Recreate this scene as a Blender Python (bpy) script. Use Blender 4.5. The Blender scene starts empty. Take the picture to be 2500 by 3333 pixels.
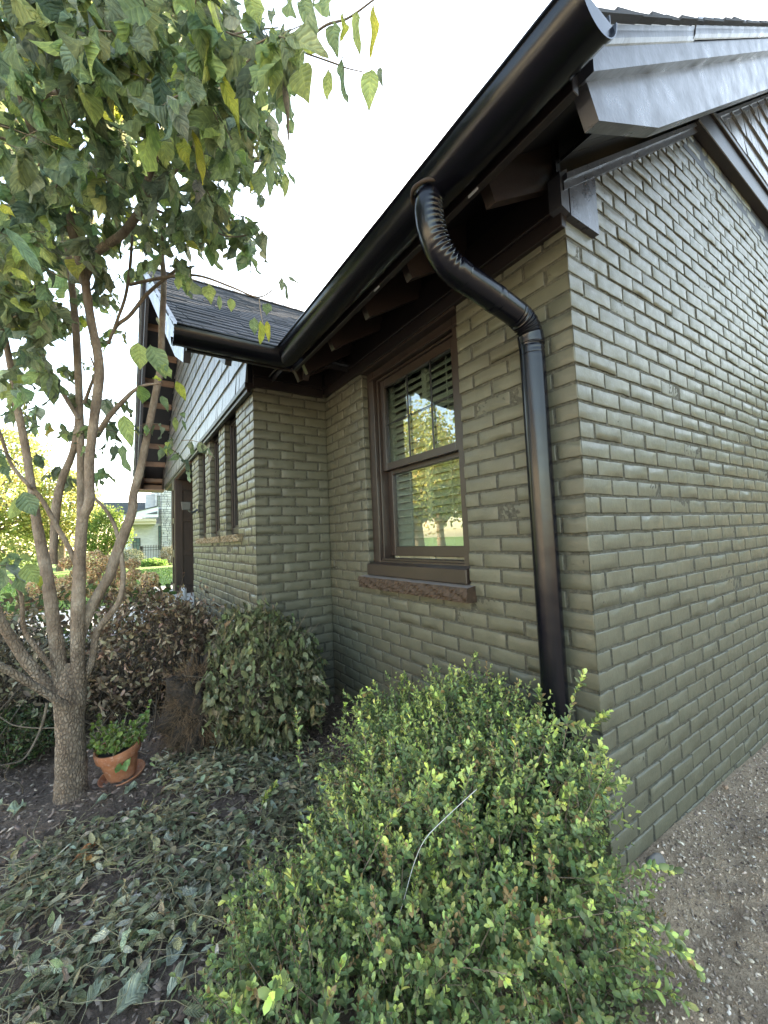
import bpy, math, random
import numpy as np
from mathutils import Vector, Matrix
random.seed(7); rng=np.random.default_rng(7)
# ---------------------------------------------------------------- camera, world, sun
scn=bpy.context.scene
COL=scn.collection
CR=np.array([[8.33782360e-01,3.10902104e-04,-5.52093180e-01],[-5.50505334e-01,-7.53218903e-02,-8.31426780e-01],[-4.18431943e-02,9.97159223e-01,-6.26309102e-02]])
CP=np.array([-1.36569182,-0.78498541,1.14848]); CF=1318.31
cam=bpy.data.cameras.new('camera'); co=bpy.data.objects.new('camera',cam); COL.objects.link(co)
cam.sensor_fit='VERTICAL'; cam.sensor_height=36; cam.sensor_width=27; cam.lens=36*CF/3333
cam.clip_start=0.02; cam.clip_end=500
co.matrix_world=Matrix([[*CR[0],CP[0]],[*CR[1],CP[1]],[*CR[2],CP[2]],[0,0,0,1]])
scn.camera=co
SUN_EL=24; SUN_AZ=34     # azimuth measured from +X towards +Y
wd=bpy.data.worlds.new('World'); scn.world=wd; wd.use_nodes=True
nt=wd.node_tree; nt.nodes.clear()
sky=nt.nodes.new('ShaderNodeTexSky'); sky.sky_type='NISHITA'; sky.sun_disc=False
sky.sun_elevation=math.radians(SUN_EL); sky.sun_rotation=math.radians(90-SUN_AZ)
sky.air_density=1.0; sky.dust_density=1.2; sky.ozone_density=1.0
bg=nt.nodes.new('ShaderNodeBackground'); bg.inputs[1].default_value=0.15
wo=nt.nodes.new('ShaderNodeOutputWorld'); nt.links.new(sky.outputs[0],bg.inputs[0]); nt.links.new(bg.outputs[0],wo.inputs[0])
sl=bpy.data.lights.new('sun','SUN'); sl.energy=3.4; sl.angle=math.radians(0.5); sl.color=(1,0.9,0.74)
so=bpy.data.objects.new('sun',sl); COL.objects.link(so)
e,a=math.radians(SUN_EL),math.radians(SUN_AZ)
sd=Vector((math.cos(e)*math.cos(a),math.cos(e)*math.sin(a),math.sin(e)))
so.rotation_euler=sd.to_track_quat('Z','Y').to_euler(); so.location=(12,0,12)
scn.view_settings.view_transform='Standard'; scn.view_settings.look='None'
scn.view_settings.exposure=3.05; scn.view_settings.gamma=1
scn.view_settings.use_white_balance=True; scn.view_settings.white_balance_temperature=8400; scn.view_settings.white_balance_tint=7
scn.cycles.max_bounces=8; scn.cycles.diffuse_bounces=4; scn.cycles.glossy_bounces=4; scn.cycles.transparent_max_bounces=16
# ---------------------------------------------------------------- picture helpers (a ray of the photo met with a real plane or distance)
def ray(px,py): return CR@np.array([(px-1250)/CF,-(py-1666.5)/CF,-1.0])
def at(ax,val,px,py):
    r=ray(px,py); return CP+r*(val-CP[ax])/r[ax]
def W(px,py,d): return CP+ray(px,py)*d
# ---------------------------------------------------------------- material helpers
def mat(name,col=(.5,.5,.5),rough=.6,spec=.5,metal=0,coat=0):
    m=bpy.data.materials.new(name); m.use_nodes=True
    b=m.node_tree.nodes['Principled BSDF']
    b.inputs['Base Color'].default_value=(*col,1); b.inputs['Roughness'].default_value=rough
    b.inputs['Specular IOR Level'].default_value=spec; b.inputs['Metallic'].default_value=metal
    b.inputs['Coat Weight'].default_value=coat
    return m
def N(m,t,**k):
    n=m.node_tree.nodes.new(t)
    for a,v in k.items():
        if a.startswith('i_'):
            key=a[2:]; key=int(key) if key.isdigit() else key.replace('_',' ')
            n.inputs[key].default_value=v
        else: setattr(n,a,v)
    return n
def LK(m,a,b): m.node_tree.links.new(a,b)
def pos(m,scale=(1,1,1)):
    g=N(m,'ShaderNodeNewGeometry'); v=N(m,'ShaderNodeVectorMath',operation='MULTIPLY'); v.inputs[1].default_value=scale
    LK(m,g.outputs['Position'],v.inputs[0]); return v.outputs[0]
def noise(m,vec,s,d=4,r=.55,out=0):
    n=N(m,'ShaderNodeTexNoise'); n.inputs['Scale'].default_value=s; n.inputs['Detail'].default_value=d; n.inputs['Roughness'].default_value=r
    LK(m,vec,n.inputs['Vector']); return n.outputs[out]
def ramp(m,fac,stops):
    r=N(m,'ShaderNodeValToRGB'); LK(m,fac,r.inputs[0])
    while len(r.color_ramp.elements)<len(stops): r.color_ramp.elements.new(.5)
    for e_,(p,c) in zip(r.color_ramp.elements,stops):
        e_.position=p; e_.color=(*c,1) if len(c)==3 else c
    return r.outputs[0]
def maprange(m,fac,a,b,c,d):
    n=N(m,'ShaderNodeMapRange'); LK(m,fac,n.inputs[0])
    for i,v in zip((1,2,3,4),(a,b,c,d)): n.inputs[i].default_value=v
    return n.outputs[0]
def bump(m,hs,dist=.002,strength=1.0):
    b=m.node_tree.nodes['Principled BSDF']; prev=None
    for h,dd in hs:
        n=N(m,'ShaderNodeBump'); n.inputs['Distance'].default_value=dd; n.inputs['Strength'].default_value=strength
        LK(m,h,n.inputs['Height'])
        if prev is not None: LK(m,prev,n.inputs['Normal'])
        prev=n.outputs[0]
    LK(m,prev,b.inputs['Normal'])
def basecol(m,out): LK(m,out,m.node_tree.nodes['Principled BSDF'].inputs['Base Color'])
def roughn(m,out): LK(m,out,m.node_tree.nodes['Principled BSDF'].inputs['Roughness'])
def mixc(m,f,c1,c2):
    n=N(m,'ShaderNodeMix',data_type='RGBA')
    if hasattr(f,'links'): LK(m,f,n.inputs[0])
    else: n.inputs[0].default_value=f
    for c,i in ((c1,6),(c2,7)):
        if hasattr(c,'links'): LK(m,c,n.inputs[i])
        else: n.inputs[i].default_value=(*c,1)
    return n.outputs[2]
# ---- materials
M={}
def build_mats():
    # painted brick
    m=mat('painted_brick',rough=.5,coat=.12); m.node_tree.nodes['Principled BSDF'].inputs['Coat Roughness'].default_value=.33; p=pos(m)
    c=ramp(m,noise(m,p,9,5),[(.3,(.086,.084,.060)),(.62,(.108,.106,.077)),(.8,(.136,.133,.102))])
    sp=noise(m,p,160,3); c2=mixc(m,maprange(m,sp,.70,.78,0,.3),c,(.07,.06,.045)); basecol(m,c2)
    roughn(m,maprange(m,noise(m,p,30,4),.3,.7,.36,.55))
    bump(m,[(noise(m,p,420,3),.0006),(noise(m,p,110,4),.0010),(noise(m,p,32,3),.0008)]); M['brick']=m
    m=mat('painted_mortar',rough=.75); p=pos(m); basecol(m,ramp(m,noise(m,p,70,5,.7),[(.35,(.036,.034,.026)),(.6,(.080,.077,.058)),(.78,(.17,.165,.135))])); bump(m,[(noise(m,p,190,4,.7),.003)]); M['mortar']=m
    # dark brown satin trim
    m=mat('brown_trim',rough=.42); p=pos(m)
    basecol(m,ramp(m,noise(m,p,5,4),[(.3,(.015,.010,.010)),(.7,(.021,.015,.014))])); bump(m,[(noise(m,p,90,3),.0006),(noise(m,p,500,2),.0003)]); M['trim']=m
    m=mat('window_trim',rough=.38); p=pos(m); basecol(m,ramp(m,noise(m,p,5,4),[(.3,(.026,.017,.014)),(.7,(.036,.024,.020))])); bump(m,[(noise(m,p,90,3),.0005)]); M['wtrim']=m
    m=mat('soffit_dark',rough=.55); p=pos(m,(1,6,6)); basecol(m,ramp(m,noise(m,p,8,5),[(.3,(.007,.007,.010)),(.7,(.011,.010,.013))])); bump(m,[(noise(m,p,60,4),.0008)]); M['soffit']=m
    # clad fascia reflecting sky: satin painted wood with pits
    m=mat('painted_fascia',rough=.3); p=pos(m)
    sp=noise(m,pos(m,(1,1,.35)),55,2); c=mixc(m,maprange(m,sp,.66,.74,0,.6),(.055,.054,.062),(.02,.02,.022)); basecol(m,c)
    roughn(m,maprange(m,noise(m,p,12,4),.3,.7,.24,.42)); bump(m,[(noise(m,p,70,4),.0007),(noise(m,pos(m,(1,1,.4)),14,3),.0012)]); M['fascia']=m
    m=mat('gutter_metal',(.003,.003,.006),rough=.2,spec=.4); p=pos(m); bump(m,[(noise(m,p,6,2),.002),(noise(m,p,300,2),.00012)]); roughn(m,maprange(m,noise(m,p,14,3),.3,.7,.17,.27)); M['gutter']=m
    m=mat('rusty_edge',(.035,.02,.012),rough=.8); M['sealant']=m
    # siding with vertical grain
    m=mat('cedar_siding',rough=.3,coat=.7); m.node_tree.nodes['Principled BSDF'].inputs['Coat Roughness'].default_value=.3; p=pos(m,(14,14,.6)); g=noise(m,p,9,5,.65)
    basecol(m,ramp(m,g,[(.25,(.10,.098,.095)),(.6,(.135,.132,.128)),(.8,(.17,.167,.16))])); bump(m,[(g,.004),(noise(m,pos(m,(60,60,2)),9,3),.0012)]); M['siding']=m
    m=mat('shingle',rough=.9); p=pos(m)
    at_=N(m,'ShaderNodeAttribute',attribute_name='Col'); gr=noise(m,p,450,2)
    mx=N(m,'ShaderNodeMix',data_type='RGBA',blend_type='MULTIPLY'); mx.inputs[0].default_value=1
    LK(m,at_.outputs[0],mx.inputs[6]); LK(m,ramp(m,gr,[(.3,(.55,.55,.55)),(.7,(1.3,1.3,1.3))]),mx.inputs[7]); basecol(m,mx.outputs[2]); bump(m,[(gr,.0015)]); M['shingle']=m
    # stone sill
    m=mat('stone_sill',rough=.75); p=pos(m)
    basecol(m,ramp(m,noise(m,p,30,6,.7),[(.35,(.030,.017,.010)),(.6,(.065,.038,.024)),(.78,(.15,.10,.07))])); bump(m,[(noise(m,p,50,5,.6),.003)]); M['stone']=m
    m=mat('sill_top',(.2,.175,.165),rough=.6); p=pos(m); bump(m,[(noise(m,p,120,4),.001)]); M['silltop']=m
    m=mat('tan_stone',rough=.85); p=pos(m); basecol(m,ramp(m,noise(m,p,40,5,.7),[(.3,(.10,.075,.045)),(.7,(.32,.26,.17))])); bump(m,[(noise(m,p,60,5,.7),.006)]); M['tanstone']=m
    m=mat('blind_slat',(.60,.63,.55),rough=.5); M['blind']=m
    m=mat('room_dark',(.22,.2,.18),rough=.9); M['room']=m
    # glass pane
    m=bpy.data.materials.new('window_glass'); m.use_nodes=True; n=m.node_tree; n.nodes.clear()
    o=n.nodes.new('ShaderNodeOutputMaterial'); tr=n.nodes.new('ShaderNodeBsdfTransparent'); tr.inputs[0].default_value=(.76,.80,.77,1)
    gl=n.nodes.new('ShaderNodeBsdfGlossy'); gl.inputs['Roughness'].default_value=.0; gl.inputs[0].default_value=(.95,.97,1,1)
    gg=n.nodes.new('ShaderNodeNewGeometry'); dt=n.nodes.new('ShaderNodeVectorMath'); dt.operation='DOT_PRODUCT'; n.links.new(gg.outputs['Normal'],dt.inputs[0]); n.links.new(gg.outputs['Incoming'],dt.inputs[1])
    def mth(op,a_,b_):
        q=n.nodes.new('ShaderNodeMath'); q.operation=op
        for i_,v_ in enumerate((a_,b_)):
            if v_ is None: continue
            if hasattr(v_,'links'): n.links.new(v_,q.inputs[i_])
            else: q.inputs[i_].default_value=v_
        return q
    ab_=mth('ABSOLUTE',dt.outputs['Value'],None); om=mth('SUBTRACT',1.0,ab_.outputs[0]); pw=mth('POWER',om.outputs[0],5.0); m1=mth('MULTIPLY',pw.outputs[0],.81); fr=mth('ADD',m1.outputs[0],.19)
    mx=n.nodes.new('ShaderNodeMixShader'); n.links.new(fr.outputs[0],mx.inputs[0]); n.links.new(tr.outputs[0],mx.inputs[1]); n.links.new(gl.outputs[0],mx.inputs[2]); n.links.new(mx.outputs[0],o.inputs[0]); M['glass']=m
    # leaves
    def leafmat(name,transl=.35,rough=.5,veins=0,spec=.35):
        m=mat(name,rough=rough,spec=spec); a_=N(m,'ShaderNodeAttribute',attribute_name='Col'); b=m.node_tree.nodes['Principled BSDF']
        c=a_.outputs[0]; p=pos(m)
        if veins:
            u=N(m,'ShaderNodeAttribute',attribute_name='luv'); s=N(m,'ShaderNodeSeparateXYZ'); LK(m,u.outputs['Vector'],s.inputs[0])
            ab=N(m,'ShaderNodeMath',operation='ABSOLUTE'); LK(m,s.outputs[1],ab.inputs[0])
            k=N(m,'ShaderNodeMath',operation='MULTIPLY_ADD'); LK(m,ab.outputs[0],k.inputs[0]); k.inputs[1].default_value=-.28; LK(m,s.outputs[0],k.inputs[2])
            w=N(m,'ShaderNodeMath',operation='MULTIPLY'); LK(m,k.outputs[0],w.inputs[0]); w.inputs[1].default_value=44
            si=N(m,'ShaderNodeMath',operation='SINE'); LK(m,w.outputs[0],si.inputs[0])
            vein=maprange(m,si.outputs[0],.72,1,0,1)
            mid=maprange(m,ab.outputs[0],.0,.07,1,0)
            mxm=N(m,'ShaderNodeMath',operation='MAXIMUM'); LK(m,vein,mxm.inputs[0]); LK(m,mid,mxm.inputs[1])
            hl=N(m,'ShaderNodeMix',data_type='RGBA',blend_type='MULTIPLY'); LK(m,maprange(m,mxm.outputs[0],0,1,0,.6),hl.inputs[0]); LK(m,c,hl.inputs[6]); hl.inputs[7].default_value=(1.6,1.5,1.3,1)
            c=hl.outputs[2]
            bl=noise(m,p,60,4); mb=N(m,'ShaderNodeMix',data_type='RGBA',blend_type='MULTIPLY'); mb.inputs[0].default_value=1; LK(m,c,mb.inputs[6]); LK(m,ramp(m,bl,[(.3,(.7,.74,.75)),(.7,(1.15,1.15,1.1))]),mb.inputs[7]); c=mb.outputs[2]
            bump(m,[(si.outputs[0],.0012),(noise(m,p,70,3),.004)])
        LK(m,c,b.inputs['Base Color'])
        t=N(m,'ShaderNodeBsdfTranslucent'); hs=N(m,'ShaderNodeHueSaturation'); hs.inputs['Value'].default_value=1.5; hs.inputs['Hue'].default_value=.485; LK(m,c,hs.inputs['Color']); LK(m,hs.outputs[0],t.inputs[0])
        mx=N(m,'ShaderNodeMixShader'); mx.inputs[0].default_value=transl; o=m.node_tree.nodes['Material Output']
        LK(m,b.outputs[0],mx.inputs[1]); LK(m,t.outputs[0],mx.inputs[2]); LK(m,mx.outputs[0],o.inputs[0]); return m
    M['leaf']=leafmat('tree_leaf',.45,.55,1); M['boxleaf']=leafmat('box_leaf',.25,.38); M['wilt']=leafmat('wilted_leaf',.2,.8,1,.15); M['dead']=leafmat('dead_leaf',.12,.75); M['far']=leafmat('far_leaf',.4,.6)
    # bark
    m=mat('bark',rough=.88); p=pos(m,(1,1,.5)); v=N(m,'ShaderNodeTexVoronoi'); v.feature='DISTANCE_TO_EDGE'; v.inputs['Scale'].default_value=85; LK(m,p,v.inputs['Vector'])
    crk=maprange(m,v.outputs['Distance'],0,.25,0,1)
    zz=N(m,'ShaderNodeSeparateXYZ'); LK(m,pos(m),zz.inputs[0]); low=maprange(m,zz.outputs[2],.55,.95,1,.25)
    c=ramp(m,noise(m,pos(m,(1,1,.6)),16,6,.65),[(.3,(.12,.082,.058)),(.5,(.22,.165,.125)),(.72,(.36,.30,.24))])
    cm=mixc(m,maprange(m,crk,0,1,.6,0),c,(.05,.036,.03)); c2=N(m,'ShaderNodeMix',data_type='RGBA'); LK(m,low,c2.inputs[0]); LK(m,c,c2.inputs[6]); LK(m,cm,c2.inputs[7]); basecol(m,c2.outputs[2])
    ml=N(m,'ShaderNodeMath',operation='MULTIPLY'); LK(m,crk,ml.inputs[0]); LK(m,low,ml.inputs[1])
    bump(m,[(ml.outputs[0],.005),(noise(m,p,60,5,.7),.004),(noise(m,pos(m,(1,1,3)),30,3),.003)]); M['bark']=m
    m=mat('twig',rough=.85); p=pos(m); basecol(m,ramp(m,noise(m,p,60,4),[(.3,(.11,.08,.055)),(.7,(.24,.19,.14))])); M['twig']=m
    m=mat('deadtwig',rough=.9); p=pos(m); basecol(m,ramp(m,noise(m,p,60,4),[(.3,(.06,.045,.035)),(.7,(.15,.12,.09))])); M['deadtwig']=m
    m=mat('vine',rough=.7); p=pos(m); basecol(m,ramp(m,noise(m,p,9,4),[(.3,(.17,.15,.08)),(.6,(.30,.26,.16)),(.8,(.22,.15,.09))])); M['vine']=m
    # ground
    m=mat('soil',rough=.95); p=pos(m); n1=noise(m,p,3,5); n2=noise(m,p,55,6,.7)
    dark=ramp(m,n2,[(.3,(.07,.046,.033)),(.55,(.15,.105,.08)),(.8,(.25,.19,.15))]); light=ramp(m,n2,[(.3,(.34,.235,.155)),(.55,(.52,.375,.255)),(.8,(.66,.51,.37))])
    sx=N(m,'ShaderNodeSeparateXYZ'); LK(m,p,sx.inputs[0]); msk=maprange(m,sx.outputs[1],.0,.3,1,0)
    ad=N(m,'ShaderNodeMath',operation='MULTIPLY'); LK(m,msk,ad.inputs[0]); LK(m,maprange(m,n1,.35,.6,.7,1),ad.inputs[1])
    basecol(m,mixc(m,ad.outputs[0],dark,light)); bump(m,[(n2,.012),(noise(m,p,220,3),.004)]); M['soil']=m
    m=mat('chips',rough=.9); a_=N(m,'ShaderNodeAttribute',attribute_name='Col'); LK(m,a_.outputs[0],m.node_tree.nodes['Principled BSDF'].inputs['Base Color']); bump(m,[(noise(m,pos(m),300,3),.001)]); M['chips']=m
    m=mat('lawn_grass',rough=.9); p=pos(m); n1=noise(m,p,1.2,4); n2=noise(m,p,28,5,.7)
    basecol(m,mixc(m,.5,ramp(m,n1,[(.3,(.085,.17,.035)),(.7,(.14,.24,.05))]),ramp(m,n2,[(.3,(.05,.11,.025)),(.7,(.17,.28,.07))]))); bump(m,[(n2,.05)]); M['grass']=m
    m=mat('concrete',rough=.85); p=pos(m); basecol(m,ramp(m,noise(m,p,8,6,.65),[(.3,(.38,.37,.35)),(.7,(.5,.49,.47))])); bump(m,[(noise(m,p,150,4),.002)]); M['concrete']=m
    m=mat('terracotta',rough=.8); p=pos(m); n1=noise(m,p,18,5,.6); z=N(m,'ShaderNodeSeparateXYZ'); LK(m,p,z.inputs[0])
    c=ramp(m,n1,[(.3,(.27,.095,.045)),(.55,(.36,.14,.07)),(.8,(.45,.25,.17))]); basecol(m,mixc(m,maprange(m,noise(m,p,40,5,.7),.55,.72,0,.5),c,(.5,.4,.36))); bump(m,[(noise(m,p,140,4),.0012)]); M['terra']=m
    # neighbour
    m=mat('pale_brick',rough=.85); br=N(m,'ShaderNodeTexBrick'); br.inputs['Scale'].default_value=1.0; br.inputs['Brick Width'].default_value=.3; br.inputs['Row Height'].default_value=.1; br.inputs['Mortar Size'].default_value=.012
    br.inputs['Color1'].default_value=(.58,.58,.60,1); br.inputs['Color2'].default_value=(.48,.48,.50,1); br.inputs['Mortar'].default_value=(.52,.52,.54,1)
    mp=N(m,'ShaderNodeMapping'); mp.inputs['Rotation'].default_value=(math.pi/2,0,0); LK(m,pos(m),mp.inputs[0]); LK(m,mp.outputs[0],br.inputs[0]); basecol(m,br.outputs[0]); M['palebrick']=m
    m=mat('field_stone',rough=.85); a_=N(m,'ShaderNodeAttribute',attribute_name='Col'); mx=N(m,'ShaderNodeMix',data_type='RGBA',blend_type='MULTIPLY'); mx.inputs[0].default_value=1; LK(m,a_.outputs[0],mx.inputs[6]); LK(m,ramp(m,noise(m,pos(m),9,5),[(.3,(.8,.8,.8)),(.7,(1.15,1.15,1.15))]),mx.inputs[7]); basecol(m,mx.outputs[2]); bump(m,[(noise(m,pos(m),14,5),.03)]); M['fieldstone']=m
    M['cream2']=mat('pale_siding',(.62,.58,.52),.7); M['whitetrim']=mat('white_trim',(.66,.70,.78),.5); M['cream']=mat('cream_soffit',(.5,.45,.34),.6); M['iron']=mat('black_iron',(.012,.012,.014),.4); M['farroof']=mat('slate_roof',(.09,.1,.12),.85)
    m=mat('far_glass',(.10,.17,.17),.08,.8); M['farglass']=m
    m=mat('porch_wood',rough=.45); p=pos(m,(.6,14,1)); basecol(m,ramp(m,noise(m,p,7,4),[(.3,(.16,.09,.06)),(.7,(.26,.15,.10))])); M['porchwood']=m
    m=mat('post_brown',rough=.45); p=pos(m,(4,4,.6)); basecol(m,ramp(m,noise(m,p,12,4),[(.3,(.028,.017,.013)),(.7,(.042,.026,.02))])); M['post']=m
    m=mat('rootball',rough=.95); p=pos(m); basecol(m,ramp(m,noise(m,p,45,6,.7),[(.3,(.022,.016,.012)),(.6,(.055,.038,.028)),(.8,(.14,.09,.055))])); bump(m,[(noise(m,p,70,6,.75),.02)]); M['root']=m
    M['rootfib']=mat('root_fibre',(.17,.105,.06),.9); M['potsoil']=mat('pot_soil',(.02,.015,.012),.95)
    M['white']=mat('white_plastic',(.65,.65,.68),.35); M['clearlamp']=mat('lamp_grey',(.09,.10,.10),.25,.7); M['red']=mat('red_petal',(.5,.03,.03),.6)
    M['lip']=mat('nailwhite',(.5,.5,.52),.4)
build_mats()
# ---------------------------------------------------------------- mesh helpers
def tag(o,label=None,cat=None,group=None,kind=None):
    if label: o['label']=label
    if cat: o['category']=cat
    if group: o['group']=group
    if kind: o['kind']=kind
    return o
def empty(name,loc,label,cat,group=None):
    o=bpy.data.objects.new(name,None); COL.objects.link(o); o.location=loc; o.empty_display_size=.1
    bpy.context.view_layer.update()
    return tag(o,label,cat,group)
def link(name,me,parent=None):
    o=bpy.data.objects.new(name,me); COL.objects.link(o)
    if parent is not None:
        o.parent=parent; off=Vector((0,0,0)); p=parent
        while p is not None: off+=p.location; p=p.parent
        o.matrix_parent_inverse=Matrix.Identity(4)
        # keep world coordinates of the vertices: shift child back by the parents' offset
        o.location=-off if off.length>0 else (0,0,0)
    return o
def nmesh(name,V,F4=None,F=None,mt=None,parent=None,col=None,uv=None,smooth=False):
    """V (n,3) array; F4 (m,k) uniform faces array and/or F list of faces"""
    me=bpy.data.meshes.new(name); V=np.asarray(V,dtype=np.float32)
    if F is None:
        F4=np.asarray(F4,dtype=np.int32); m,k=F4.shape
        me.vertices.add(len(V)); me.vertices.foreach_set('co',V.ravel())
        me.loops.add(m*k); me.loops.foreach_set('vertex_index',F4.ravel())
        me.polygons.add(m); me.polygons.foreach_set('loop_start',np.arange(0,m*k,k,dtype=np.int32)); 
        try: me.polygons.foreach_set('loop_total',np.full(m,k,dtype=np.int32))
        except Exception: pass
        me.update(calc_edges=True)
    else: me.from_pydata([tuple(v) for v in V],[],F)
    if col is not None:
        ca=me.color_attributes.new('Col','FLOAT_COLOR','POINT'); c=np.ones((len(V),4),dtype=np.float32); c[:,:3]=col; ca.data.foreach_set('color',c.ravel())
    if uv is not None:
        ua=me.attributes.new('luv','FLOAT_VECTOR','POINT'); c=np.zeros((len(V),3),dtype=np.float32); c[:,:2]=uv; ua.data.foreach_set('vector',c.ravel())
    if mt is not None: me.materials.append(mt)
    if smooth: me.polygons.foreach_set('use_smooth',np.ones(len(me.polygons),dtype=bool))
    me.update(); return link(name,me,parent)
class MB:
    def __init__(s): s.v=[]; s.f=[]; s.c=[]; s.cur=(.5,.5,.5)
    def add(s,vs,fs):
        b=len(s.v); s.v+= [tuple(map(float,v)) for v in vs]; s.f+=[tuple(i+b for i in f) for f in fs]; s.c+=[s.cur]*len(vs)
    def box(s,a,b,bev=0.0):
        (x0,y0,z0),(x1,y1,z1)=[(min(p),max(p)) for p in zip(a,b)][0:0] or (a,b)
        x0,x1=sorted((a[0],b[0])); y0,y1=sorted((a[1],b[1])); z0,z1=sorted((a[2],b[2]))
        if bev<=0:
            s.add([(x0,y0,z0),(x1,y0,z0),(x1,y1,z0),(x0,y1,z0),(x0,y0,z1),(x1,y0,z1),(x1,y1,z1),(x0,y1,z1)],[(0,3,2,1),(4,5,6,7),(0,1,5,4),(1,2,6,5),(2,3,7,6),(3,0,4,7)])
        else:
            e=bev; s.hexa([(x0,y0,z0),(x1,y0,z0),(x1,y1,z0),(x0,y1,z0),(x0,y0,z1),(x1,y0,z1),(x1,y1,z1),(x0,y1,z1)],e)
    def hexa(s,P,e):
        P=[Vector(p) for p in P]; fs=[(0,3,2,1),(4,5,6,7),(0,1,5,4),(1,2,6,5),(2,3,7,6),(3,0,4,7)]
        vs=[];idx={}
        nb={i:set() for i in range(8)}
        for f in fs:
            for k in range(4): nb[f[k]].add(f[(k+1)%4]); nb[f[(k+1)%4]].add(f[k])
        out=[]
        for fi,f in enumerate(fs):
            for k in range(4):
                v=f[k]; d=Vector((0,0,0))
                for w in (f[k-1],f[(k+1)%4]):
                    dd=(P[w]-P[v]); d+=dd.normalized()*min(e,dd.length*.3)
                idx[(fi,v)]=len(vs); vs.append(P[v]+d)
            out.append(tuple(idx[(fi,v)] for v in f))
        done=set()
        for fi,f in enumerate(fs):
            for k in range(4):
                a,b=f[k],f[(k+1)%4]
                for fj,g in enumerate(fs):
                    if fj>fi and a in g and b in g:
                        out.append((idx[(fi,b)],idx[(fi,a)],idx[(fj,a)],idx[(fj,b)]))
        for v in range(8):
            ff=[fi for fi,f in enumerate(fs) if v in f]; tri=[idx[(q,v)] for q in ff]
            n=(vs[tri[1]]-vs[tri[0]]).cross(vs[tri[2]]-vs[tri[0]]); c=sum(P,Vector())/8
            if n.dot(P[v]-c)<0: tri=tri[::-1]
            out.append(tuple(tri))
        s.add(vs,out)
    def prism(s,poly,fn,a,b):
        """poly list of 2D points, fn(u,v,w)->xyz, extruded from w=a to w=b"""
        n=len(poly); vs=[fn(u,v,a) for u,v in poly]+[fn(u,v,b) for u,v in poly]
        fs=[tuple(range(n))[::-1],tuple(range(n,2*n))]+[(i,(i+1)%n,n+(i+1)%n,n+i) for i in range(n)]
        s.add(vs,fs)
    def build(s,name,mt,parent=None,smooth=False,colors=False):
        o=nmesh(name,np.array(s.v),F=s.f,mt=mt,parent=parent,col=np.array(s.c) if colors else None)
        me=o.data
        import bmesh
        bm=bmesh.new(); bm.from_mesh(me); bmesh.ops.recalc_face_normals(bm,faces=bm.faces); bm.to_mesh(me); bm.free()
        if smooth:
            me.polygons.foreach_set('use_smooth',np.ones(len(me.polygons),dtype=bool)); 
            try: me.set_sharp_from_angle(angle=math.radians(35))
            except Exception: pass
        return o
def cr(P,R,n=6):
    """catmull-rom resample of points and radii"""
    P=np.asarray(P,float);R=np.asarray(R,float); Q=np.vstack([2*P[0]-P[1],P,2*P[-1]-P[-2]]); S=np.concatenate([[R[0]],R,[R[-1]]])
    o=[];r=[]
    for i in range(1,len(Q)-2):
        for k in range(n):
            t=k/n; a,b,c,d=Q[i-1:i+3]
            o.append(.5*((2*b)+(-a+c)*t+(2*a-5*b+4*c-d)*t*t+(-a+3*b-3*c+d)*t**3)); r.append(S[i]*(1-t)+S[i+1]*t)
    o.append(P[-1]); r.append(R[-1]); return np.array(o),np.array(r)
def tube_arr(P,R,seg=8,rough=0.0,cap=True,seed=0):
    P=np.asarray(P,float); n=len(P); T=np.gradient(P,axis=0); T/=np.linalg.norm(T,axis=1)[:,None]+1e-12
    up=np.array([0,0,1.0]) if abs(T[0][2])<.9 else np.array([1.0,0,0]); A=np.cross(T[0],up); A/=np.linalg.norm(A); As=[A]
    for i in range(1,n):
        A=As[-1]-T[i]*np.dot(As[-1],T[i]); A/=np.linalg.norm(A); As.append(A)
    As=np.array(As); B=np.cross(T,As); th=np.arange(seg)*2*math.pi/seg
    rr=np.repeat(np.asarray(R,float)[:,None],seg,1)
    if rough>0:
        g=np.random.default_rng(seed); ph=g.random(6)*6.28; ii=np.arange(n)[:,None]
        rr=rr*(1+rough*(np.sin(th[None]*2+ph[0]+ii*.31)+.7*np.sin(th[None]*3+ph[1]-ii*.23)+.6*np.sin(ii*1.1+ph[2])+.5*np.sin(th[None]*5+ii*.7+ph[3]))*.5+rough*.25*g.standard_normal((n,seg)))
    V=P[:,None]+rr[:,:,None]*(np.cos(th)[None,:,None]*As[:,None]+np.sin(th)[None,:,None]*B[:,None])
    idx=np.arange(n*seg).reshape(n,seg); q=np.stack([idx[:-1],np.roll(idx[:-1],-1,1),np.roll(idx[1:],-1,1),idx[1:]],-1).reshape(-1,4)
    return V.reshape(-1,3),q
class TB:
    """collects tubes into one mesh"""
    def __init__(s): s.V=[];s.Q=[];s.n=0
    def add(s,P,R,seg=6,rough=0,seed=0,smooth_n=0):
        if smooth_n: P,R=cr(P,R,smooth_n)
        v,q=tube_arr(P,R,seg,rough,seed=seed); s.V.append(v); s.Q.append(q+s.n); s.n+=len(v)
    def build(s,name,mt,parent=None): return nmesh(name,np.vstack(s.V),np.vstack(s.Q),mt=mt,parent=parent,smooth=True)
def unit(a): return a/(np.linalg.norm(a,axis=-1,keepdims=True)+1e-12)
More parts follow.
